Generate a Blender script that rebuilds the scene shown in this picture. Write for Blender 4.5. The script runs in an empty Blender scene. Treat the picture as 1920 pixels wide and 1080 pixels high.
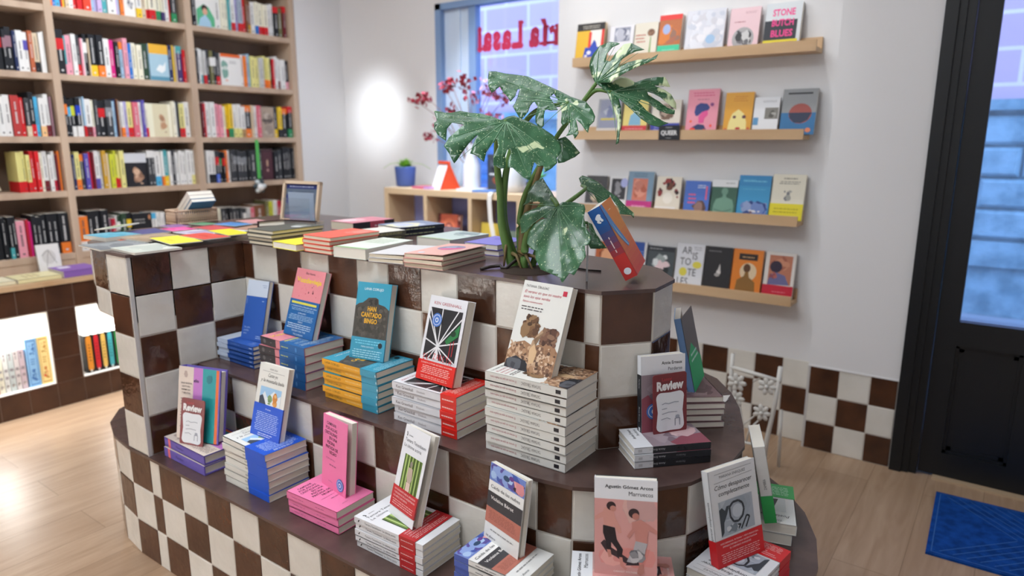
import bpy, bmesh, math, random
from mathutils import Matrix, Vector
random.seed(7)
sc = bpy.context.scene
COL = sc.collection
T = 0.125            # one wall tile is 12.5 cm: every length below is counted in tiles
R = math.radians

# ---------------------------------------------------------------- camera, world, exposure, lights
cam_d = bpy.data.cameras.new('camera'); cam = bpy.data.objects.new('camera', cam_d); COL.objects.link(cam)
sc.camera = cam
CAM = Vector((16.466, -7.544, 10.59))
yaw, pit, rol = 0.62846, 0.20973, 0.0012
Fv = Vector((-math.sin(yaw)*math.cos(pit), math.cos(yaw)*math.cos(pit), -math.sin(pit)))
Rv = Vector((math.cos(yaw), math.sin(yaw), 0)); Uv = Rv.cross(Fv)
R2 = Rv*math.cos(rol)+Uv*math.sin(rol); U2 = -Rv*math.sin(rol)+Uv*math.cos(rol)
cam.matrix_world = Matrix(((R2.x,U2.x,-Fv.x,CAM.x*T),(R2.y,U2.y,-Fv.y,CAM.y*T),(R2.z,U2.z,-Fv.z,CAM.z*T),(0,0,0,1)))
cam_d.sensor_width = 36; cam_d.lens = 1301.4/1920*36; cam_d.clip_start = 0.02
cam_d.dof.use_dof = True; cam_d.dof.focus_distance = 1.62; cam_d.dof.aperture_fstop = 2.3

w = bpy.data.worlds.new('evening_sky'); sc.world = w; w.use_nodes = True
bg = w.node_tree.nodes['Background']; bg.inputs[0].default_value = (0.36, 0.56, 1.0, 1); bg.inputs[1].default_value = 3.6
sc.view_settings.view_transform = 'Standard'; sc.view_settings.look = 'None'
sc.view_settings.exposure = 0.28; sc.view_settings.gamma = 1

def area(name, loc, size, power, color, target=None, sy=None):
    d = bpy.data.lights.new(name, 'AREA'); d.energy = power; d.color = color; d.size = size*T
    if sy: d.shape = 'RECTANGLE'; d.size_y = sy*T
    o = bpy.data.objects.new(name, d); COL.objects.link(o); o.location = Vector(loc)*T
    if target is not None:
        o.rotation_euler = (Vector(target)-Vector(loc)).to_track_quat('-Z', 'Y').to_euler()
    return o
def spot(name, loc, target, power, color, ang, blend=.6, rad=.3):
    d = bpy.data.lights.new(name, 'SPOT'); d.energy = power; d.color = color; d.spot_size = R(ang); d.spot_blend = blend; d.shadow_soft_size = rad*T
    o = bpy.data.objects.new(name, d); COL.objects.link(o); o.location = Vector(loc)*T
    o.rotation_euler = (Vector(target)-Vector(loc)).to_track_quat('-Z', 'Y').to_euler()
WARM = (1.0, .97, .95); NEU = (.9, .95, 1.0)
area('ceiling_panel_light', (5, -7, 23.6), 9, 40, NEU, (5, -7, 0))
area('ceiling_panel_light', (-6, 4, 23.6), 9, 26, NEU, (-6, 4, 0))
area('ceiling_panel_light', (4, 10, 23.6), 8, 8, NEU, (4, 10, 0))
area('ceiling_panel_light', (18, -6, 23.6), 9, 2.5, NEU, (18, -6, 0))
for x in (3.2, 8.2):
    spot('shelf_spotlight', (x, 13.6, 23), (x, 17.4, 13.5), 22, WARM, 46, .8, .3)
spot('wall_spotlight', (-12.4, 14.5, 14.5), (-13.35, 20.7, 11.9), 30, (.9,.95,1), 48, 1, 1)
spot('window_fill_spot', (-5, 16.2, 23), (-5, 18.6, 8.2), 150, (.8, .88, 1), 60, .9, .3)  # added fill that brightens the window area; no lamp known here
spot('window_fill_spot', (-3, 9, 22.5), (-5, 17.6, 6.2), 110, (.82, .9, 1), 40, .9, .3)  # second added fill, aimed at the cube shelf front
for x in (-9.5, -2.5):
    spot('bookcase_spotlight', (x, 8, 23), (-16.2, 8+(x+6), 12), 26, NEU, 70, .9, .4)

# ---------------------------------------------------------------- materials
def lin(h):
    h = h.lstrip('#'); c = [int(h[i:i+2], 16)/255 for i in (0, 2, 4)]
    return tuple((x/12.92 if x <= .04045 else ((x+.055)/1.055)**2.4) for x in c)+(1,)
MATS = {}
def mat(hexc, rough=.5, spec=.4, metal=0, name=None, coat=0):
    key = name or '%s_%g_%g' % (hexc, rough, metal)
    if key in MATS: return MATS[key]
    m = bpy.data.materials.new(name or 'print_'+hexc.lstrip('#')); m.use_nodes = True
    b = m.node_tree.nodes['Principled BSDF']
    b.inputs['Base Color'].default_value = lin(hexc); b.inputs['Roughness'].default_value = rough
    b.inputs['Metallic'].default_value = metal; b.inputs['Specular IOR Level'].default_value = spec
    if coat: b.inputs['Coat Weight'].default_value = coat; b.inputs['Coat Roughness'].default_value = .15
    MATS[key] = m; return m
def nodes(m): return m.node_tree.nodes, m.node_tree.links, m.node_tree.nodes['Principled BSDF']
def add_bump(m, scale, strength, dist=.002, detail=3, stretch=None, rough=None):
    n, l, b = nodes(m)
    tc = n.new('ShaderNodeTexCoord'); mp = n.new('ShaderNodeMapping'); ns = n.new('ShaderNodeTexNoise'); bp_ = n.new('ShaderNodeBump')
    if stretch: mp.inputs['Scale'].default_value = stretch
    l.new(tc.outputs['Object'], mp.inputs[0]); l.new(mp.outputs[0], ns.inputs['Vector'])
    ns.inputs['Scale'].default_value = scale; ns.inputs['Detail'].default_value = detail
    bp_.inputs['Strength'].default_value = strength; bp_.inputs['Distance'].default_value = dist
    l.new(ns.outputs['Fac'], bp_.inputs['Height']); l.new(bp_.outputs[0], b.inputs['Normal'])
    return ns
def vary(m, c1, c2, scale, stretch=None, lo=.35, hi=.65, detail=4):
    n, l, b = nodes(m)
    tc = n.new('ShaderNodeTexCoord'); mp = n.new('ShaderNodeMapping'); ns = n.new('ShaderNodeTexNoise'); cr = n.new('ShaderNodeValToRGB')
    if stretch: mp.inputs['Scale'].default_value = stretch
    l.new(tc.outputs['Object'], mp.inputs[0]); l.new(mp.outputs[0], ns.inputs['Vector'])
    ns.inputs['Scale'].default_value = scale; ns.inputs['Detail'].default_value = detail
    cr.color_ramp.elements[0].position = lo; cr.color_ramp.elements[1].position = hi
    cr.color_ramp.elements[0].color = lin(c1); cr.color_ramp.elements[1].color = lin(c2)
    l.new(ns.outputs['Fac'], cr.inputs[0]); l.new(cr.outputs[0], b.inputs['Base Color'])
    return cr

tile_brown = mat('#3b2419', .14, .55, name='glazed_brown_tile'); vary(tile_brown, '#3e271b', '#553422', 9); add_bump(tile_brown, 26, .65, .0035, 3)
tile_cream = mat('#dcd8ce', .13, .55, name='glazed_cream_tile'); vary(tile_cream, '#d6d3ca', '#e2dfd7', 6); add_bump(tile_cream, 24, .6, .0035, 3)
tile_dark = mat('#3a2219', .2, .5, name='dark_brown_base_tile'); vary(tile_dark, '#3d261b', '#4e3122', 8); add_bump(tile_dark, 14, .45, .0035, 2)
grout = mat('#cfc9bf', .8, .2, name='grout'); grout_dark = mat('#6e5c50', .8, .2, name='brown_grout')
slab = mat('#44343a', .27, .5, name='dark_counter_top'); vary(slab, '#4c3a37', '#5a4641', 14); add_bump(slab, 30, .12, .001)
trimm = mat('#c4c2c0', .35, .5, name='corner_trim')
plaster = mat('#e2e2e3', .75, .25, name='white_plaster'); add_bump(plaster, 30, .06, .001)
oak = mat('#bda48c', .5, .3, name='oak_veneer'); vary(oak, '#b09884', '#c9b29c', 10, (1, 1, .12), .3, .7); 
oak_light = mat('#cbab86', .5, .3, name='light_oak_ledge'); vary(oak_light, '#c19f79', '#d3b591', 9, (.15, 1, 1), .3, .7)
oak_back = mat('#8f7765', .6, .3, name='bookcase_back_panel'); vary(oak_back, '#86705f', '#a08874', 3, (1, 1.5, .1), .35, .65)
white_gloss = mat('#ebe8e2', .4, .4, name='white_melamine')
pages = mat('#e9e4d8', .75, .2, name='page_edges')
pages_c = mat('#dcd2bb', .75, .2, name='cream_page_edges')
black_wood = mat('#101418', .38, .45, name='black_painted_wood')
steel = mat('#b9bcc0', .3, .5, 1, name='brushed_metal')
for pm in (pages, pages_c):
    n, l, b = nodes(pm); wv = n.new('ShaderNodeTexNoise'); tc = n.new('ShaderNodeTexCoord'); mp = n.new('ShaderNodeMapping')
    mp.inputs['Scale'].default_value = (1, 1, 160); l.new(tc.outputs['Object'], mp.inputs[0]); l.new(mp.outputs[0], wv.inputs['Vector'])
    wv.inputs['Scale'].default_value = 6; bu = n.new('ShaderNodeBump'); bu.inputs['Strength'].default_value = .35; bu.inputs['Distance'].default_value = .001
    l.new(wv.outputs['Fac'], bu.inputs['Height']); l.new(bu.outputs[0], b.inputs['Normal'])
# laminate floor: boards along +y
floor_m = mat('#b48d68', .36, .4, name='oak_laminate_floor')
n, l, b = nodes(floor_m)
tc = n.new('ShaderNodeTexCoord'); mp = n.new('ShaderNodeMapping'); mp.inputs['Rotation'].default_value = (0, 0, R(90))
br = n.new('ShaderNodeTexBrick'); br.inputs['Scale'].default_value = 1; br.inputs['Brick Width'].default_value = 1.3; br.inputs['Row Height'].default_value = .19
br.inputs['Mortar Size'].default_value = .0012; br.inputs['Color1'].default_value = lin('#ad9177'); br.inputs['Color2'].default_value = lin('#b99e84'); br.inputs['Mortar'].default_value = lin('#93796180'[:7])
mp2 = n.new('ShaderNodeMapping'); mp2.inputs['Scale'].default_value = (9, .8, 1); ns = n.new('ShaderNodeTexNoise'); ns.inputs['Scale'].default_value = 3; ns.inputs['Detail'].default_value = 8; ns.inputs['Distortion'].default_value = 1.2
cr = n.new('ShaderNodeValToRGB'); cr.color_ramp.elements[0].position = .3; cr.color_ramp.elements[1].position = .7
cr.color_ramp.elements[0].color = (.72, .66, .6, 1); cr.color_ramp.elements[1].color = (1, 1, 1, 1)
mx = n.new('ShaderNodeMixRGB'); mx.blend_type = 'MULTIPLY'; mx.inputs[0].default_value = .8
l.new(tc.outputs['Object'], mp.inputs[0]); l.new(mp.outputs[0], br.inputs['Vector']); l.new(tc.outputs['Object'], mp2.inputs[0]); l.new(mp2.outputs[0], ns.inputs['Vector'])
l.new(ns.outputs['Fac'], cr.inputs[0]); l.new(br.outputs['Color'], mx.inputs[1]); l.new(cr.outputs[0], mx.inputs[2]); l.new(mx.outputs[0], b.inputs['Base Color'])
# panes
def glass_mat(name, tint, gloss):
    m = bpy.data.materials.new(name); m.use_nodes = True; n = m.node_tree.nodes; l = m.node_tree.links
    for x in list(n): n.remove(x)
    o = n.new('ShaderNodeOutputMaterial'); mx = n.new('ShaderNodeMixShader'); tr = n.new('ShaderNodeBsdfTransparent'); gl = n.new('ShaderNodeBsdfGlossy'); fr = n.new('ShaderNodeValue')
    tr.inputs[0].default_value = tint; gl.inputs['Roughness'].default_value = .02; fr.outputs[0].default_value = gloss
    l.new(fr.outputs[0], mx.inputs[0]); l.new(tr.outputs[0], mx.inputs[1]); l.new(gl.outputs[0], mx.inputs[2]); l.new(mx.outputs[0], o.inputs[0])
    return m
glass = glass_mat('window_glass', (.97, .98, 1, 1), .06)
acrylic = glass_mat('clear_acrylic', (.93, .95, .96, 1), .1)

# ---------------------------------------------------------------- mesh helper
class MB:
    def __init__(s): s.v = []; s.f = []; s.fm = []; s.sm = []; s.mats = []; s.M = Matrix.Identity(4)
    def mi(s, m):
        if m not in s.mats: s.mats.append(m)
        return s.mats.index(m)
    def add(s, vs, fs, m, smooth=False):
        b = len(s.v); i = s.mi(m)
        s.v += [tuple(s.M @ Vector(v)) for v in vs]
        s.f += [tuple(b+k for k in f) for f in fs]; s.fm += [i]*len(fs); s.sm += [smooth]*len(fs)
    def box(s, x0, y0, z0, x1, y1, z1, m):
        v = [(x0,y0,z0),(x1,y0,z0),(x1,y1,z0),(x0,y1,z0),(x0,y0,z1),(x1,y0,z1),(x1,y1,z1),(x0,y1,z1)]
        s.add(v, [(3,2,1,0),(4,5,6,7),(0,1,5,4),(1,2,6,5),(2,3,7,6),(3,0,4,7)], m)
    def prism(s, pts, z0, z1, m, mtop=None):
        n = len(pts); v = [(x, y, z0) for x, y in pts]+[(x, y, z1) for x, y in pts]
        s.add(v, [tuple(range(n-1, -1, -1))]+[(i, (i+1) % n, n+(i+1) % n, n+i) for i in range(n)], m)
        s.add([(x, y, z1) for x, y in pts], [tuple(range(n))], mtop or m)
    def tube(s, pts, r, m, seg=8, caps=True):
        P = [Vector(p) for p in pts]; rr = r if isinstance(r, (list, tuple)) else [r]*len(P)
        rings = []; up = Vector((0, 0, 1))
        for i, p in enumerate(P):
            d = (P[min(i+1, len(P)-1)]-P[max(i-1, 0)]).normalized()
            a = d.cross(up)
            if a.length < .05: a = d.cross(Vector((1, 0, 0)))
            a.normalize(); c = d.cross(a).normalized(); rings.append([p+(a*math.cos(2*math.pi*k/seg)+c*math.sin(2*math.pi*k/seg))*rr[i] for k in range(seg)])
        v = [tuple(q) for g in rings for q in g]; f = []
        for i in range(len(P)-1):
            for k in range(seg):
                k2 = (k+1) % seg; f.append((i*seg+k, i*seg+k2, (i+1)*seg+k2, (i+1)*seg+k))
        if caps: f += [tuple(range(seg-1, -1, -1)), tuple((len(P)-1)*seg+k for k in range(seg))]
        s.add(v, f, m, True)
    def lathe(s, c, prof, m, seg=24):
        v = []; f = []
        for r, z in prof:
            v += [(c[0]+r*math.cos(2*math.pi*k/seg), c[1]+r*math.sin(2*math.pi*k/seg), c[2]+z) for k in range(seg)]
        for i in range(len(prof)-1):
            for k in range(seg):
                k2 = (k+1) % seg; f.append((i*seg+k, i*seg+k2, (i+1)*seg+k2, (i+1)*seg+k))
        f.append(tuple(range(seg-1, -1, -1)))
        s.add(v, f, m, True)
    def build(s, name, parent=None):
        me = bpy.data.meshes.new(name); me.from_pydata([(a*T, b*T, c*T) for a, b, c in s.v], [], s.f)
        for m in s.mats: me.materials.append(m)
        me.polygons.foreach_set('material_index', s.fm); me.polygons.foreach_set('use_smooth', s.sm)
        bm = bmesh.new(); bm.from_mesh(me); bmesh.ops.recalc_face_normals(bm, faces=[f for f in bm.faces if len(f.verts) > 2]) if len(s.f) < 40 and False else None; bm.to_mesh(me); bm.free()
        me.update()
        o = bpy.data.objects.new(name, me); COL.objects.link(o)
        if parent is not None: o.parent = parent
        return o
LABELS = {}
def tag(o, label, cat, group=None, kind=None):
    nw = len(label.split())
    if not 4 <= nw <= 16: print('LABEL LENGTH', nw, label)
    if label in LABELS: print('LABEL REPEAT', label)
    LABELS[label] = 1
    o['label'] = label; o['category'] = cat
    if group: o['group'] = group
    if kind: o['kind'] = kind
    return o
def empty(name, loc=(0, 0, 0)):
    o = bpy.data.objects.new(name, None); COL.objects.link(o); o.empty_display_size = .02
    o.location = Vector(loc)*T; return o
def struct(o): o['kind'] = 'structure'; return o
def put(o, M):
    M = M.copy(); M.translation = M.translation*T; o.matrix_world = M; return o
def frame(P, X, Y, Z):
    return Matrix(((X[0], Y[0], Z[0], P[0]), (X[1], Y[1], Z[1], P[1]), (X[2], Y[2], Z[2], P[2]), (0, 0, 0, 1)))
def copy_tree(o, parent=None):
    c = o.copy(); COL.objects.link(c)
    if parent is not None: c.parent = parent
    for ch in list(o.children): copy_tree(ch, c)
    return c
ORD = ['first','second','third','fourth','fifth','sixth','seventh','eighth','ninth','tenth','eleventh','twelfth','thirteenth','fourteenth','fifteenth','sixteenth','seventeenth','eighteenth','nineteenth','twentieth']
ORD += ['twenty-'+x for x in ORD[:9]]+['thirtieth', 'thirty-first', 'thirty-second', 'thirty-third']
# lettering: the built-in font turned into flat mesh, kept per string
TXT = {}
def glyphs(s, bold=0, ital=0):
    k = (s, bold, ital)
    if k in TXT: return TXT[k]
    c = bpy.data.curves.new('t', 'FONT'); c.body = s; c.size = 1; c.resolution_u = 2; c.offset = bold; c.shear = ital
    c.align_x = 'LEFT'; o = bpy.data.objects.new('t', c); me = o.to_mesh()
    vs = [(v.co.x, v.co.y) for v in me.vertices]; fs = [tuple(p.vertices) for p in me.polygons]
    o.to_mesh_clear(); bpy.data.objects.remove(o); bpy.data.curves.remove(c)
    wd = max([v[0] for v in vs], default=0); x0 = min([v[0] for v in vs], default=0)
    TXT[k] = ([(x-x0, y) for x, y in vs], fs, wd-x0); return TXT[k]
# ---------------------------------------------------------------- printing on covers
def emit(mb, items, fmap, W, H, eps=.002, step=.0005):
    """items in fractions of the face; fmap(u,v,e) gives the point of the face, lifted by e"""
    rnd = random.Random(len(items)*7+3)
    for i, it in enumerate(items):
        e = eps+i*step; k = it[0]
        if k == 'r':
            _, x0, y0, x1, y1, c = it
            mb.add([fmap(x0, y0, e), fmap(x1, y0, e), fmap(x1, y1, e), fmap(x0, y1, e)], [(0, 1, 2, 3)], mat(c))
        elif k == 'p':
            mb.add([fmap(x, y, e) for x, y in it[1]], [tuple(range(len(it[1])))], mat(it[2]))
        elif k == 'e':
            _, cx, cy, rx, ry, c = it
            mb.add([fmap(cx+rx*math.cos(a*math.pi/10), cy+ry*math.sin(a*math.pi/10), e) for a in range(20)], [tuple(range(20))], mat(c))
        elif k == 's':   # stroke along points with half width hw (fraction of W)
            _, pts, hw, c = it
            for (a, b_), (c2, d) in zip(pts, pts[1:]):
                dx, dy = (c2-a)*W, (d-b_)*H; L = math.hypot(dx, dy) or 1; nx, ny = -dy/L*hw*W, dx/L*hw*W
                mb.add([fmap(a+nx/W, b_+ny/H, e), fmap(a-nx/W, b_-ny/H, e), fmap(c2-nx/W, d-ny/H, e), fmap(c2+nx/W, d+ny/H, e)], [(0, 1, 2, 3)], mat(c))
        elif k == 't':
            _, s, x, y, size, c = it[:6]; o = it[6] if len(it) > 6 else {}
            vs, fs, wd = glyphs(s, o.get('b', 0), o.get('i', 0)); sz = size*H
            kx = sz*o.get('c', 1)
            if 'w' in o: kx = min(kx, o['w']*W/wd) if not o.get('fit') else o['w']*W/wd
            tw = wd*kx; ox = {'l': 0, 'c': -tw/2, 'r': -tw}[o.get('a', 'l')]
            mb.add([fmap(x+(ox+a*kx)/W, y+b_*sz/H, e) for a, b_ in vs], fs, mat(c))
        elif k == 'l':   # rows of print too small to read
            _, x0, x1, yt, yb, nr, c = it; p = (yt-yb)/nr
            for r_ in range(nr):
                y = yt-p*(r_+.8); x = x0+rnd.random()*.05
                xe = x1-rnd.random()*.07
                while x < xe:
                    wl = min(.03+rnd.random()*.09, xe-x)
                    mb.add([fmap(x, y, e), fmap(x+wl, y, e), fmap(x+wl, y+p*.38, e), fmap(x, y+p*.38, e)], [(0, 1, 2, 3)], mat(c)); x += wl+.018
        elif k == 'n':   # mottled picture: random blobs of colours inside a rect
            _, x0, y0, x1, y1, cols, cnt, rs = it
            for q in range(cnt):
                rx = rs*(.4+rnd.random()); ry = rx*W/H*(.5+rnd.random()); cx = x0+rx+rnd.random()*max(.001, x1-x0-2*rx); cy = y0+ry+rnd.random()*max(.001, y1-y0-2*ry)
                ph = rnd.random()*3; N = 9
                mb.add([fmap(min(x1, max(x0, cx+rx*(.7+.5*rnd.random())*math.cos(ph+a*2*math.pi/N))), min(y1, max(y0, cy+ry*(.7+.5*rnd.random())*math.sin(ph+a*2*math.pi/N))), e+.0003*q/cnt) for a in range(N)], [tuple(range(N))], mat(cols[q % len(cols)]))

def book(w_, h, t, base, art=(), spine=(), spinec=None, band=None, hard=False, flare=0, pg=None, backc=None, name='paperback_book', sticker=None):
    root = empty(name); c = .012 if not hard else .028; ins = 0 if not hard else .035
    pg = pg or pages
    fm = lambda u, v, e=0: (u*w_, v*h, t+flare*u*w_+e)
    mb = MB(); cb = mat(base); cs = mat(spinec or base); ck = mat(backc or base)
    mb.box(0, 0, 0, w_, h, c, ck)                       # back board
    mb.box(0, 0, 0, c, h, t, cs)                        # spine
    v = [(0, 0, t-c), (w_, 0, t-c+flare*w_), (w_, h, t-c+flare*w_), (0, h, t-c), (0, 0, t), (w_, 0, t+flare*w_), (w_, h, t+flare*w_), (0, h, t)]
    mb.add(v, [(3,2,1,0),(4,5,6,7),(0,1,5,4),(1,2,6,5),(2,3,7,6),(3,0,4,7)], cb)
    emit(mb, art, fm, w_, h)
    # spine text runs along y; u = along y, v = across thickness
    sm_ = lambda u, v, e=0: (-e, (1-u)*h, v*t)           # reads top to bottom
    su = lambda u, v, e=0: (-e, u*h, (1-v)*t)            # reads bottom to top
    emit(mb, [i for i in spine if i[-1] != 'up'], sm_, h, t)
    emit(mb, [i[:-1] for i in spine if i[-1] == 'up'], su, h, t)
    mb.build('cover', root)
    pb = MB(); pb.box(c, .008+ins, c, w_-.01-ins, h-.008-ins, t-c, pg); pb.build('page_block', root)
    if band:
        b0, b1, bc, bart = band[:4]; bsp = band[4] if len(band) > 4 else ()
        bb = MB(); m_ = mat(bc, .35); g = .003+.0005*len(art)
        bb.add([fm(0, b0, g), fm(1, b0, g), fm(1, b1, g), fm(0, b1, g)], [(0, 1, 2, 3)], m_)
        bb.add([(w_, b0*h, t-c*2+flare*w_), (w_, b1*h, t-c*2+flare*w_), fm(1, b1, g), fm(1, b0, g)], [(0, 1, 2, 3)], m_)
        bb.add([(-.008, b0*h, -.003), (-.008, b1*h, -.003), (-.008, b1*h, t+g), (-.008, b0*h, t+g)], [(0, 1, 2, 3)], m_)
        bb.add([(-.008, b0*h, t+g), (-.008, b1*h, t+g), fm(0, b1, g), fm(0, b0, g)], [(3, 2, 1, 0)], m_)
        bb.add([(-.008, b0*h, -.003), (w_, b0*h, -.003), (w_, b1*h, -.003), (-.008, b1*h, -.003)], [(3, 2, 1, 0)], m_)
        emit(bb, bart, lambda u, v, e=0: fm(u, b0+v*(b1-b0), g+e), w_, (b1-b0)*h)
        emit(bb, bsp, lambda u, v, e=0: (-.008-e, (b1-u*(b1-b0))*h, v*t), (b1-b0)*h, t)
        bb.build('belly_band', root)
    if sticker:
        sx, sy, sr, scol = sticker; g = .008+.0005*len(art); st = MB()
        pts = lambda r, e: [fm(sx+r/w_*math.cos(a*math.pi/12), sy+r/h*math.sin(a*math.pi/12), g+e) for a in range(24)]
        st.add(pts(sr, 0), [tuple(range(24))], mat(scol)); st.add(pts(sr*.78, .001), [tuple(range(24))], mat('#e8ecf4')); st.add(pts(sr*.7, .002), [tuple(range(24))], mat(scol))
        st.add(pts(sr*.34, .003), [tuple(range(24))], mat('#e8ecf4')); st.add(pts(sr*.2, .004), [tuple(range(24))], mat(scol))
        st.build('round_sticker', root)
    return root
def lying(P, yd, z):
    """flat, front cover up; P = spine-bottom corner, yd = direction from foot to head"""
    y = Vector((yd[0], yd[1], 0)).normalized(); x = Vector((y.y, -y.x, 0)); return frame((P[0], P[1], z), x, y, (0, 0, 1))
def leaning(P, yawd, tilt, z, t, roll=0):
    a, ti, ro = R(yawd), R(tilt), R(roll)
    r = Vector((math.cos(a), math.sin(a), 0)); n = Vector((-math.sin(a), math.cos(a), 0)); u = n*math.sin(ti)+Vector((0, 0, math.cos(ti)))
    r2 = r*math.cos(ro)+u*math.sin(ro); u2 = -r*math.sin(ro)+u*math.cos(ro); zl = r2.cross(u2)
    P = Vector((P[0], P[1], z))-zl*t; P.z += max(0, math.sin(ti)*t)
    return frame(P, r2, u2, zl)
def stack(proto, n, P, yd, z, t, desc, where, jit=.02, group=None, gap=.012):
    rnd = random.Random(n*3+int(P[0]*10))
    for i in range(n):
        o = proto if i == 0 else copy_tree(proto)
        a = R(rnd.uniform(-1.2, 1.2)); y = (yd[0]*math.cos(a)-yd[1]*math.sin(a), yd[0]*math.sin(a)+yd[1]*math.cos(a))
        put(o, lying((P[0]+rnd.uniform(-jit, jit), P[1]+rnd.uniform(-jit, jit)), y, z+.004+i*(t+gap)))
        pos = 'topmost' if i == n-1 else 'bottom one' if i == 0 else ORD[i]+' from bottom'
        tag(o, '%s, %s, in stack %s' % (desc, pos, where), 'book', group or desc+' stack')
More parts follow.
